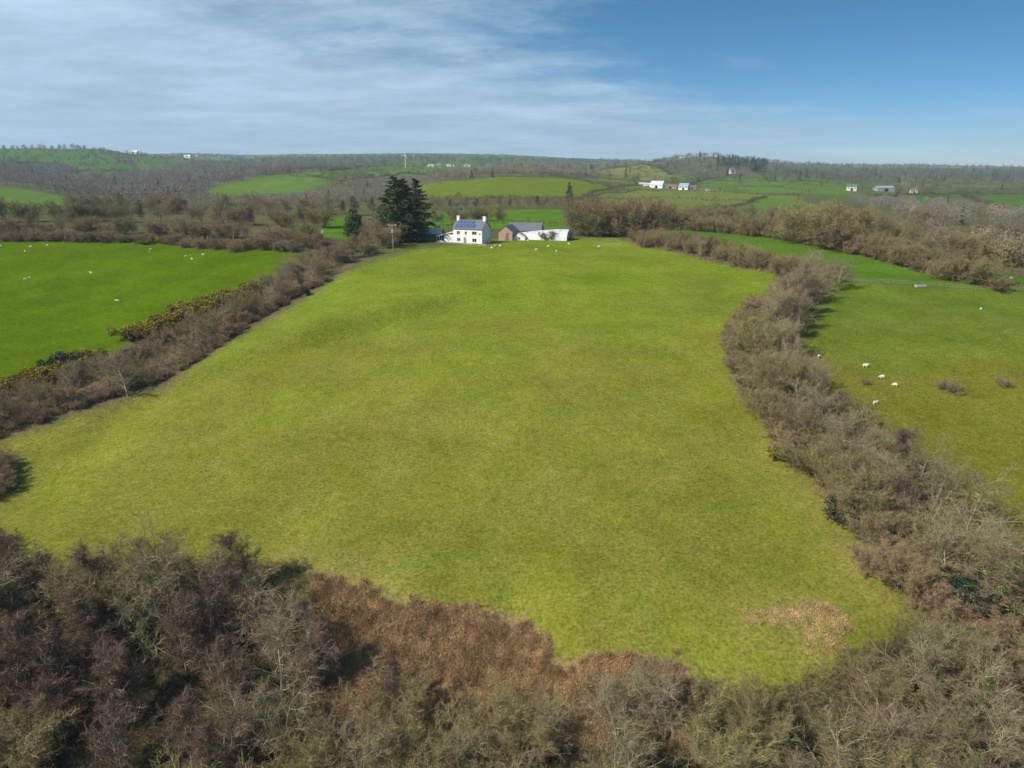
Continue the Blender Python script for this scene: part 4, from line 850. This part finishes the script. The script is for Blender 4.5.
blades('grass', GP, 60000, .10, .035, [(.17, .20, .02), (.10, .17, .012), (.30, .25, .10), (.20, .22, .03), (.08, .13, .012)], M_grass, lean=.7, clump=3, label='short tufted grass of the big pasture', cat='grass', fade=lambda x, y: np.clip(70 / np.hypot(x, y), 0, 1) ** 2)

# far hedges that divide the distant fields, and the trees standing in them
wood([(-80,151),(120,153),(285,157),(600,161),(700,160),(900,167),(1100,169.5),(1100,200),(900,196),(800,190),(600,176),(480,168),(330,168),(200,164),(-80,172)], 40, (9, 17), [OLV, OLV, GREY, (.07,.085,.035)], 'scattered trees standing among the distant fields', .06, cap=2600)
pts = []
for k in range(150):
    a = rng.uniform(-.68, .68); d = math.exp(rng.uniform(math.log(1000), math.log(4200))); ang = rng.choice([0.35, 1.9]) + rng.normal(0, .25); L = rng.uniform(120, 420); n = int(L / 5)
    t = np.linspace(-.5, .5, n) * L; pts.append(np.stack([d * math.sin(a) + np.cos(ang) * t + 6 * np.sin(t / 60 + k), d * math.cos(a) + np.sin(ang) * t], 1))
pts = np.concatenate(pts); zz_ = ground(pts[:, 0], pts[:, 1]); hs = rng.uniform(3.5, 6, len(pts)); hs[rng.uniform(0, 1, len(pts)) < .06] *= 2.2
o = link('hedges', forest_mesh('hedges', np.column_stack([pts, zz_ - .8]), hs, [HB if rng.uniform() < .6 else OLV for _ in pts], np.zeros(len(pts), bool))); tag(o, 'network of dark hedges dividing the far hillsides', 'hedges', kind='stuff')

# ------------------------------------------------------------------ buildings
def gable(o, w, d, he, hr, wm, rm, over=.25, wall='wall', roof='roof', base=1.2):
    """gabled block: front along x (width w), depth d along y from the front wall at y=0; returns the roof"""
    b = MB(); b.extr([(-w / 2, 0)], 0, 0) if False else None
    # walls as one solid with gable ends
    v = [(-w/2,0,-base),(w/2,0,-base),(w/2,d,-base),(-w/2,d,-base),(-w/2,0,he),(w/2,0,he),(w/2,d,he),(-w/2,d,he),(-w/2,d/2,hr),(w/2,d/2,hr)]
    b.add(v, [(3,2,1,0),(0,1,5,4),(2,3,7,6),(1,2,6,9,5),(3,0,4,8,7),(4,5,9,8),(6,7,8,9)]); b.build(wall, wm, o)
    r = MB(); th = .14; sl = (hr - he) / (d / 2)
    for s in (0, 1):
        y0 = -over if s == 0 else d + over; z0 = he - sl * over
        lo, up = .03, .03 + th
        r.hexa([(-w/2-over,y0,z0+lo),(w/2+over,y0,z0+lo),(w/2+over,d/2,hr+lo),(-w/2-over,d/2,hr+lo),(-w/2-over,y0,z0+up),(w/2+over,y0,z0+up),(w/2+over,d/2,hr+up),(-w/2-over,d/2,hr+up)])
    return r.build(roof, rm, o)
def window(o, x, z, w, h, name='window'):
    f = MB(); t = .09
    f.box(x-w/2-t, x-w/2, -.05, .02, z-t, z+h+t); f.box(x+w/2, x+w/2+t, -.05, .02, z-t, z+h+t)
    f.box(x-w/2, x+w/2, -.05, .02, z+h, z+h+t); f.box(x-w/2, x+w/2, -.08, .02, z-t, z); f.box(x-.035, x+.035, -.045, .015, z, z+h)
    fo = f.build(name, M_frame, o); g = MB(); g.box(x-w/2+.001, x+w/2-.001, -.03, .01, z+.001, z+h-.001); g.build('pane', M_glass, fo); return fo
def site(px, py, dz=0): p = at(px, py); return Vector((p[0], p[1], p[2] + dz))
PHI = R(-25)
hp = site(467.5, 243.5); fh = empty('farmhouse', hp, PHI); tag(fh, 'white two-storey farmhouse with solar panels on its slate roof', 'house')
HW, HD, HE, HR = 11.2, 6.4, 4.9, 7.6
rf = gable(fh, HW, HD, HE, HR, M_white, M_slate)
sl = math.atan2(HR - HE, HD / 2)
def on_roof(x0, x1, s0, s1, lift=.23, th=.05):      # s: metres up the front slope from the eaves
    f = lambda x, s, l: (x, s * math.cos(sl) - l * math.sin(sl), HE + s * math.sin(sl) + l * math.cos(sl))
    return [f(x0, s0, lift), f(x1, s0, lift), f(x1, s1, lift), f(x0, s1, lift), f(x0, s0, lift+th), f(x1, s0, lift+th), f(x1, s1, lift+th), f(x0, s1, lift+th)]
for rw in range(2):
    for k in range(6 if rw else 7):
        x0 = -HW/2 + .5 + k * 1.12 + (.25 if rw else 0); b = MB(); b.hexa(on_roof(x0, x0 + .98, .35 + rw * 1.78, .35 + rw * 1.78 + 1.62)); pn = b.build('solar_panel', M_solar, rf)
        e = MB(); s0 = .35 + rw * 1.78
        e.hexa(on_roof(x0, x0+.98, s0-.06, s0-.002, .235, .06)); e.hexa(on_roof(x0-.06, x0-.002, s0, s0+1.62, .235, .06)); e.build('edge', M_silver, pn)
for x in (-HW/2 + .55, HW/2 - .55):
    b = MB(); b.box(x-.5, x+.5, HD/2-.38, HD/2+.38, HR-.6, HR+1.25); b.box(x-.58, x+.58, HD/2-.46, HD/2+.46, HR+1.253, HR+1.40)
    c = b.build('chimney', M_white, rf); q = MB(); q.tube((x, HD/2, HR+1.40), (x, HD/2, HR+1.75), .16, .14); q.build('chimney_pot', M_rust, c)
for x, z, w, h in ((-3.5,3.1,1.1,1.0), (-.6,3.1,.8,.9), (2.7,3.1,1.7,1.0), (-3.4,.75,1.2,1.0), (2.7,.65,1.6,1.1), (4.75,3.1,.6,.5)): window(fh, x, z, w, h)
b = MB(); b.box(-1.45, -.45, -.04, .02, -.2, 2.05); d_ = b.build('door', M_door, fh); b = MB(); b.tube((-.6, -.1, 1), (-.6, -.02, 1), .04, .04); b.build('handle', M_silver, d_)
b = MB(); b.box(-1.55,-1.45,-.06,.02,-.2,2.15); b.box(-.45,-.35,-.06,.02,-.2,2.15); b.box(-1.45,-.45,-.06,.02,2.05,2.15); b.build('door_frame', M_frame, fh)
# lean-to conservatory at its left end
cn = empty('conservatory', hp, PHI); tag(cn, 'low white conservatory with a sloping roof at the left end of the farmhouse', 'conservatory')
x1, x0, dd = -HW/2 - .01, -HW/2 - 6.6, 3.6
b = MB(); b.hexa([(x0,-.1,2.0),(x1,-.1,3.6),(x1,dd,3.6),(x0,dd,2.0),(x0,-.1,2.25),(x1,-.1,3.9),(x1,dd,3.9),(x0,dd,2.25)]); b.build('roof', M_white, cn)
b = MB(); b.box(x0, x1, 0, dd, -1.0, .55); b.build('base_wall', M_white, cn)
b = MB(); b.box(x0+.12, x1-3.6, .1, dd-.1, .553, 1.98); b.build('glazing', M_glass, cn)
b = MB()
for k in range(4): xx = x0 + k * (x1 - 3.6 - x0) / 3; b.box(xx, xx+.16, -.04, .08, .553, 2.0 + k * .2)
b.box(x1-3.4, x1-.1, .05, dd-.1, .553, 2.75); b.build('frame', M_frame, cn)
gw = empty('garden_wall', hp, PHI); b = MB()
for k in range(11): b.box(-11 + k * 1.8, -9.2 + k * 1.8 - .004, -3.0 + .05 * (k % 2), -2.6 + .05 * (k % 2), -1.5, .35 + .06 * ((k * 7) % 3))
b.build('stonework', M_gstone, gw); tag(gw, 'low grey stone garden wall in front of the farmhouse', 'wall')
# stone barn, its dark-roofed range and the small white lean-to
bp = site(505.5, 240.5); bn = empty('stone_barn', bp, R(-12)); tag(bn, 'pinkish stone barn with its gable end towards the pasture', 'barn')
b = MB(); w, d, he, hr = 5.0, 11, 2.9, 4.9
b.add([(-w/2,0,-1.5),(w/2,0,-1.5),(w/2,d,-1.5),(-w/2,d,-1.5),(-w/2,0,he),(w/2,0,he),(w/2,d,he),(-w/2,d,he),(0,0,hr),(0,d,hr)], [(3,2,1,0),(0,1,5,8,4),(2,3,7,9,6),(1,2,6,5),(3,0,4,7),(4,8,9,7),(8,5,6,9)]); b.build('wall', M_pstone, bn)
b = MB(); slb = (hr - he) / (w / 2)
for s in (-1, 1): b.hexa([(0,-.1,hr+.03),(s*(w/2+.25),-.1,he+.03-slb*.25),(s*(w/2+.25),d+.1,he+.03-slb*.25),(0,d+.1,hr+.03),(0,-.1,hr+.17),(s*(w/2+.25),-.1,he+.17-slb*.25),(s*(w/2+.25),d+.1,he+.17-slb*.25),(0,d+.1,hr+.17)])
b.build('roof', M_slate, bn); b = MB(); b.box(.0, 1.1, -.04, .02, -.8, 2.6); b.build('door', M_rust, bn)
rg = empty('dark_roofed_barn', site(522, 239.2) + Vector((1, 5, 0)), R(-10)); tag(rg, 'low barn with a long dark slate roof between the stone barn and the tunnel', 'barn'); gable(rg, 12, 6.5, 2.6, 5.2, M_gstone, M_slate)
b = MB(); b.box(-.6, 1.0, -.04, .02, -.6, 2.2); b.build('door', M_dark, rg)
lw = empty('white_outhouse', site(519, 240.2), R(-12)); tag(lw, 'small white gabled outhouse in front of the dark-roofed barn', 'outhouse')
b = MB(); b.add([(-2.2,0,-1.2),(2.2,0,-1.2),(2.2,4,-1.2),(-2.2,4,-1.2),(-2.2,0,.7),(2.2,0,1.1),(2.2,4,1.1),(-2.2,4,.7),(-.3,0,2.5),(-.3,4,2.5)], [(3,2,1,0),(0,1,5,8,4),(2,3,7,9,6),(1,2,6,5),(3,0,4,7),(4,8,9,7),(8,5,6,9)]); b.build('wall', M_white, lw)
b = MB(); b.hexa([(-.3,-.1,2.53),(2.35,-.1,1.05),(2.35,4.1,1.05),(-.3,4.1,2.53),(-.3,-.1,2.63),(2.35,-.1,1.15),(2.35,4.1,1.15),(-.3,4.1,2.63)]); b.hexa([(-.3,-.1,2.53),(-2.35,-.1,.62),(-2.35,4.1,.62),(-.3,4.1,2.53),(-.3,-.1,2.63),(-2.35,-.1,.72),(-2.35,4.1,.72),(-.3,4.1,2.63)]); b.build('roof', M_greyroof, lw)
b = MB(); b.box(-.2, .35, -.04, .02, .2, 1.0); b.build('window', M_glass, lw)
# white polytunnel
pt = empty('polytunnel', site(571, 240.4) + Vector((0, 2, -1.7)), R(72)); tag(pt, 'large white plastic polytunnel shed behind scrub right of the farm', 'polytunnel')
n = 14; prof = [(5.0 * math.cos(math.pi * i / n), .4 + 5.0 * math.sin(math.pi * i / n) ** .8) for i in range(n + 1)]; prof = [(5.0, -1)] + prof + [(-5.0, -1)]
TS = lambda y: 1 - .38 * max(0, (y - 4) / 18) ** 1.3
b = MB(); ys = [.35 + 21.65 * i / 14 for i in range(15)]; m_ = len(prof)
b.add([(x * TS(y), y, z * TS(y)) for y in ys for x, z in prof], [tuple(range(m_)), tuple(range(15 * m_ - 1, 14 * m_ - 1, -1))] + [(j * m_ + i, (j + 1) * m_ + i, (j + 1) * m_ + (i + 1) % m_, j * m_ + (i + 1) % m_) for j in range(14) for i in range(m_)]); o = b.build('cover', M_poly, pt)
for k in range(7):
    b = MB(); y = .0 + k * 3.05
    for i in range(n): (xa, za), (xb, zb) = prof[i+1], prof[i+2]; sc_ = TS(y + .3) * 1.006; b.tube((xa*sc_, y+.3, za*sc_), (xb*sc_, y+.3, zb*sc_), .05, .05, 5)
    b.build('hoop', M_galv, pt)
b = MB(); b.box(-2.2, 2.2, .25, .33, -1, 2.6); b.build('door', M_rust, pt)
sh = empty('green_roofed_shed', site(413, 244) + Vector((0, 12, 0)), R(-6)); tag(sh, 'long shed with a pale green sheet roof behind the dark spruces', 'shed'); gable(sh, 17, 6, 2.4, 4.2, M_wood, M_teal)
b = MB(); b.box(-1.2, 1.2, -.05, .02, -.3, 2.1); b.build('door', M_paleww, sh)
sh = empty('grey_roofed_shed', site(316, 240), R(15)); tag(sh, 'small shed with a blue-grey roof among the bushes beyond the left field', 'shed'); gable(sh, 5, 4, 1.8, 3.0, M_wood, M_bluegrey)
b = MB(); b.box(-.5, .5, -.05, .02, -.2, 1.7); b.build('door', M_dark, sh)
# utility pole
up = empty('utility_pole', site(393.5, 251.5), R(10)); tag(up, 'wooden utility pole with a crossarm and transformer by the spruces', 'pole')
b = MB(); b.tube((0,0,-.8), (0,0,8.4), .17, .12); b.build('pole', M_wood, up); b = MB(); b.box(-1.3, 1.3, -.09, .09, 8.05, 8.25); b.build('crossarm', M_paleww, up)
b = MB(); b.box(-.45, .25, -.55, -.13, 5.9, 7.0); b.build('transformer', M_galv, up)
for x in (-1.15, 0.35, 1.15): b = MB(); b.tube((x,0,8.25), (x,0,8.55), .07, .05); b.build('insulator', M_white, up)
# distant farms and houses
def far_house(name, px, py, w, d, he, hr, rz, wm, rm, label, group=None):
    o = empty(name, site(px, py), R(rz)); tag(o, label, 'house' if 'house' in name else 'barn', group); gable(o, w, d, he, hr, wm, rm, base=3)
    b = MB(); b.box(-w*.1, w*.12, -.06, .02, 0, he*.75); b.build('door', M_dark, o)
    if 'house' in name:
        for x in (-w*.32, w*.32): window(o, x, he*.55, 1.2, 1.1)
    return o
G1 = 'white houses on the far left ridge'
for px, py, w, lb in ((133,154.0,26,'long white house, leftmost on the far left ridge'), (145,155.4,14,'small white house, second on the far left ridge'), (187,157.3,30,'long white building, third on the far left ridge'), (196,156.6,16,'white house at the right end of the far left ridge group')):
    far_house('white_house', px, py, w, 9, 6, 9.5, -12, M_white, M_white if w > 25 else M_slate, lb, G1)
G2 = 'buildings of the farm near the wind turbine'
far_house('pale_barn', 430.5, 166.8, 18, 9, 4, 5.5, -8, M_render_cream, M_poly, 'long cream shed at the left end of the farm by the turbine', G2)
far_house('grey_barn', 439, 166.2, 12, 8, 4, 6, -8, M_greyroof, M_greyroof, 'grey barn, second from the left at the farm by the turbine', G2)
far_house('white_house', 449, 166.4, 13, 7, 5, 8, -15, M_white, M_slate, 'white house in the middle of the farm by the turbine', G2)
far_house('white_house', 455, 166.6, 6, 5, 4, 7, 20, M_white, M_slate, 'small bright white house right of the middle of the turbine farm', G2)
far_house('grey_barn', 467, 166.8, 16, 8, 4, 6, -5, M_render_cream, M_greyroof, 'pale grey barn at the right end of the farm by the turbine', G2)
G3 = 'buildings of the white farm right of centre'
far_house('white_barn', 642, 186, 8, 6, 2.6, 4, -15, M_white, M_poly, 'small white barn at the left end of the distant farm', G3)
far_house('white_barn', 648, 186.2, 6, 5, 2.4, 3.8, -15, M_white, M_poly, 'smallest white barn, second from left at the distant farm', G3)
far_house('white_house', 656, 188, 16, 9, 4, 8.2, -35, M_white, M_poly, 'largest bright white house of the distant farm', G3)
far_house('stone_barn', 670, 188.6, 15, 7, 2.8, 4.6, -10, M_pstone, M_rust, 'low brown stone barn in the middle of the distant farm', G3)
far_house('white_house', 683, 190, 11, 8, 3.5, 7.5, -30, M_white, M_bluegrey, 'white house with a blue-grey roof at the distant farm', G3)
far_house('grey_barn', 692, 189.6, 9, 7, 3, 5, -10, M_gstone, M_slate, 'dark grey barn at the right end of the distant farm', G3)
far_house('white_house', 708, 191, 4, 4, 2.5, 3.6, -10, M_white, M_slate, 'tiny white house standing alone right of the distant farm')
far_house('white_house', 733, 174, 9, 8, 7, 11, 10, M_white, M_slate, 'white house below the dark conifers of the wooded hill')
far_house('white_house', 851.5, 191, 11, 8, 5, 8, -20, M_render_cream, M_slate, 'cream house among the fields in the right distance')
far_house('grey_barn', 886, 191.5, 22, 12, 4.5, 6.5, 3, M_greyroof, M_bluegrey, 'long grey barn in the right distance')
far_house('white_house', 914, 193.3, 8, 6, 4, 6.5, -15, M_render_cream, M_rust, 'small cream house right of the long grey barn')
# wind turbines
def turbine(px, py, h, rad, ph, label):
    o = empty('wind_turbine', site(px, py), R(-20)); tag(o, label, 'wind turbine')
    b = MB(); b.tube((0,0,-1), (0,0,h), h*.03, h*.017, 12); b.build('tower', M_turb, o); b = MB(); b.box(-h*.025, h*.025, -h*.06, h*.06, h*.975, h*1.03); b.build('nacelle', M_turb, o)
    b = MB(); b.tube((0,-h*.06,h), (0,-h*.10,h), h*.028, h*.012, 10); b.build('hub', M_turb, o)
    for k in range(3):
        a = ph + k * 2 * math.pi / 3; u = Vector((math.cos(a), 0, math.sin(a))); w = Vector((-math.sin(a), .25, math.cos(a))); c = Vector((0, -h*.08, h)); b = MB()
        p = [c + u*rad*.04 - w*rad*.03, c + u*rad*.22 - w*rad*.055, c + u*rad - w*rad*.015, c + u*rad + w*rad*.015, c + u*rad*.22 + w*rad*.05, c + u*rad*.04 + w*rad*.03]
        b.add([q + Vector((0,-.12,0)) for q in p] + [q + Vector((0,.12,0)) for q in p], [tuple(range(6)), tuple(range(11,5,-1))] + [(i, i+6, (i+1)%6+6, (i+1)%6) for i in range(6)]); b.build('blade', M_turb, o)
turbine(405.5, 167.5, 27, 11, R(75), 'white three-bladed wind turbine on the far slope left of centre')
turbine(414, 160, 17, 7, R(40), 'smaller white turbine just right of the main wind turbine')

# ------------------------------------------------------------------ fence, troughs, guards
def fence(pts, step, label):
    w = [at(*p) for p in pts]; o = empty('post_and_wire_fence', w[0]); tag(o, label, 'fence'); seg = [np.hypot(*(b - a)[:2]) for a, b in zip(w[:-1], w[1:])]; s = 0; tops = []
    pm = MB(); pm.tube((0,0,-.4), (0,0,1.1), .045, .04, 6); pmesh = pm.mesh('post', M_wood)
    while s < sum(seg):
        a = s; i = 0
        while i < len(seg) - 1 and a > seg[i]: a -= seg[i]; i += 1
        p = w[i] + (w[i+1] - w[i]) * a / seg[i]; z = float(ground(p[0], p[1])[0]); q = link('post', pmesh, o); q.location = Vector((p[0], p[1], z)) - Vector(w[0]); tops.append(q.location.copy()); s += step
    for k in range(3):
        b = MB(); zz = .35 + k * .35
        for u, v in zip(tops[:-1], tops[1:]): b.tube(u + Vector((0,0,zz)), v + Vector((0,0,zz)), .012, .012, 4)
        b.build('wire', M_galv, o)
fence([(838, 281), (880, 283.5), (930, 286.5), (985, 290), (1040, 293)], 4.0, 'post and wire fence along the top of the right field')
fence([(606, 241), (628, 242.5)], 3.0, 'short post fence at the top of the big pasture')
def trough(px, py, w, label):
    o = empty('water_trough', site(px, py), R(8)); tag(o, label, 'trough'); b = MB(); d, h, t = .9, .75, .06
    b.box(-w/2, w/2, -d/2, -d/2+t, .12, h); b.box(-w/2, w/2, d/2-t, d/2, .12, h); b.box(-w/2, -w/2+t, -d/2+t, d/2-t, .12, h); b.box(w/2-t, w/2, -d/2+t, d/2-t, .12, h); b.box(-w/2+t, w/2-t, -d/2+t, d/2-t, .12, .18); b.build('tank', M_galv, o)
    b = MB(); b.box(-w/2+t+.002, w/2-t-.002, -d/2+t+.002, d/2-t-.002, .18, .68); b.build('water', M_glass, o)
    for x in (-w/2+.2, w/2-.2): b = MB(); b.box(x-.08, x+.08, -d/2+.1, d/2-.1, -.2, .118); b.build('foot', M_galv, o)
trough(920, 287.5, 2.6, 'pale metal water trough near the fence of the right field'); trough(547, 239.0, 2.2, 'white water trough on the crest of the big pasture')
gm = MB(); gm.tube((0,0,0), (0,0,1.5), .16, .16, 8); gmesh = gm.mesh('tube', M_guard); sm = MB(); sm.box(.17, .22, -.03, .03, -.3, 1.2); smesh = sm.mesh('stake', M_wood)
for i, px in enumerate((651, 656, 661, 667, 672, 679, 686, 692)):
    o = empty('tree_guard', site(px, 229.5 + (i % 3) * .5)); tag(o, f'pale tree guard tube, {ordn(i+1)} from the left in the row above the upper hedge', 'tree guard', 'tree guards above the upper hedge'); link('tube', gmesh, o); link('stake', smesh, o)
b = MB(); b.tube((-2.4,0,.3), (2.4,.4,.42), .34, .26, 9); b.tube((.6,.1,.5), (1.5,.9,1.1), .1, .05, 6); o = b.build('fallen_log', M_paleww); o.location = site(789, 237.5); tag(o, 'pale fallen log at the edge of the narrow upper field', 'log')
b = MB(); b.tube((0,0,-.3), (0,0,1.9), .09, .08, 7); b.tube((-.9,0,1.75), (.9,0,1.8), .07, .06, 7); o = b.build('wooden_post', M_paleww); o.location = site(790, 356); tag(o, 'pale wooden post standing beside the right hedgerow', 'post')

# ------------------------------------------------------------------ sheep
def sheep_mesh(seed, graze):
    g = random.Random(seed); me = bpy.data.meshes.new('sheep'); v, e, r = [], [], []
    def pt(p, q, rad, ry=None): v.append(p); r.append((rad, ry or rad)); (e.append((q, len(v) - 1)) if q is not None else None); return len(v) - 1
    a = pt((0, 0, .62), None, .25, .27); b1 = pt((-.32, 0, .63), a, .26, .26); pt((-.50, 0, .60), b1, .15); c = pt((.30, 0, .62), a, .23, .25)
    if graze: n1 = pt((.52, 0, .56), c, .14); h1 = pt((.66, .02, .34), n1, .095); pt((.74, .03, .16), h1, .06)
    else: n1 = pt((.50, 0, .80), c, .13); h1 = pt((.60, .02, .95), n1, .10); pt((.78, .04, .88), h1, .065)
    for s in (-1, 1):
        k = pt((.30 + g.uniform(-.05, .05), s * .13, .36), c, .075); pt((.31, s * .13, .0), k, .045)
        k = pt((-.34 + g.uniform(-.05, .05), s * .14, .38), b1, .085); pt((-.36, s * .14, .0), k, .045)
    me.from_pydata(v, e, []); o = bpy.data.objects.new('tmp', me); col.objects.link(o)
    md = o.modifiers.new('s', 'SKIN'); 
    for i, (p, q) in enumerate(r): me.skin_vertices[0].data[i].radius = (p, q)
    me.skin_vertices[0].data[0].use_root = True
    sb = o.modifiers.new('u', 'SUBSURF'); sb.levels = sb.render_levels = 2
    bpy.context.view_layer.update(); out = bpy.data.meshes.new_from_object(o.evaluated_get(bpy.context.evaluated_depsgraph_get()))
    bpy.data.objects.remove(o); out.materials.clear(); out.materials.append(M_fleece); out.polygons.foreach_set('use_smooth', np.ones(len(out.polygons), bool)); return out
SH = [sheep_mesh(1, True), sheep_mesh(2, False), sheep_mesh(3, True)]
def flock(items, group):
    for i, (px, py, lb, s) in enumerate(items):
        p = site(px, py); o = link('sheep', SH[i % 3]); o.location = p - Vector((0, 0, .03)); o.rotation_euler = (0, 0, random.choice([0, math.pi]) + random.uniform(-.7, .7)); k = s * random.uniform(.70, .80); o.scale = (k, k * 1.1, k); tag(o, lb, 'sheep', group)
LF = 'left field'
flock([(1,247,'white sheep at the left edge of the picture, top of the left field',1), (25,252,'white sheep left of and below its neighbour near the top left',.8), (31,247.6,'white sheep in the small top-left cluster, highest of its pair',1), (48,238.6,'white sheep closest to the hedge at the top left of the left field',1), (47.5,246,'white sheep just below the one closest to the top-left hedge',.85),
       (151,250.5,'white ewe with a lamb at its left side, upper middle of the left field',1.1), (149,252,'white lamb at the left side of the ewe in the upper middle',.6), (185.6,257,'white sheep, leftmost of the three near the left field\'s right part',.8), (192,260,'white sheep, lowest of the three near the left field\'s right part',1), (203.5,255.5,'white sheep, rightmost of the three near the left field\'s right part',1),
       (91.2,274,'white sheep alone in the middle of the left field',1), (25,280,'white sheep, left one of the pair low in the left field',1), (30,278.5,'white sheep, right one of the pair low in the left field',.9), (116,301.5,'white sheep, left one of the pair nearest the left hedgerow',.9), (118.6,301.8,'white sheep, right one of the pair nearest the left hedgerow',.9)], 'sheep in the left field')
flock([(492,248.8,'white sheep, lowest of the three below the farmhouse\'s right corner',1.1), (495.2,246.6,'white sheep, middle one of the three below the farmhouse\'s right corner',1), (500.3,246.8,'white sheep, rightmost of the three below the farmhouse\'s right corner',1), (528,241.3,'white sheep below the white outhouse',.9), (536,250.8,'white sheep, left one of the lower pair on the pasture crest',1.1), (548.5,247,'white sheep, middle of the pasture crest below the water trough',1), (556.8,252.3,'white sheep, lowest one on the pasture crest',1.15), (569,244.8,'white sheep below the right end of the white tunnel',1), (599,247.4,'white sheep farthest right on the pasture crest',1)], 'sheep on the crest of the big pasture')
SC = .86
flock([(819,358,'white sheep nearest the right hedgerow in the right field',1.05), (865,367.5,'white sheep beside the tiny dark bush in the right field',1.15), (882,378.5,'white sheep, third down the line in the right field',1.1), (895,386.5,'white sheep, lowest on the grass of the line in the right field',1.05), (875,404.5,'white sheep tucked against the right hedgerow\'s back',1), (981,310,'pale sheep alone in the upper right field',.9), (1011,279,'white sheep near the right end of the narrow upper field',1)], 'sheep in the right field')
flock([(719,229.4,'white sheep, left one at the far edge of the narrow upper field',1), (733,232.4,'white sheep, right one at the far edge of the narrow upper field',1), (832,247.5,'white sheep under the belt in the narrow upper field',1)], 'sheep in the narrow upper field')

# ------------------------------------------------------------------ haze
b = MB(); b.box(-7600, 7600, -7600, 7600, -60, 420)
hm = bpy.data.materials.new('haze'); hm.use_nodes = True; ht = hm.node_tree; ht.nodes.clear(); hv = ht.nodes.new('ShaderNodeVolumePrincipled'); ho = ht.nodes.new('ShaderNodeOutputMaterial')
hv.inputs['Color'].default_value = (0.62, 0.82, 1.0, 1); hv.inputs['Density'].default_value = 0.00012; hv.inputs['Anisotropy'].default_value = 0.1; ht.links.new(hv.outputs[0], ho.inputs['Volume'])
hz = b.build('haze', hm); tag(hz, 'thin pale blue haze over the far country', 'haze', kind='stuff')
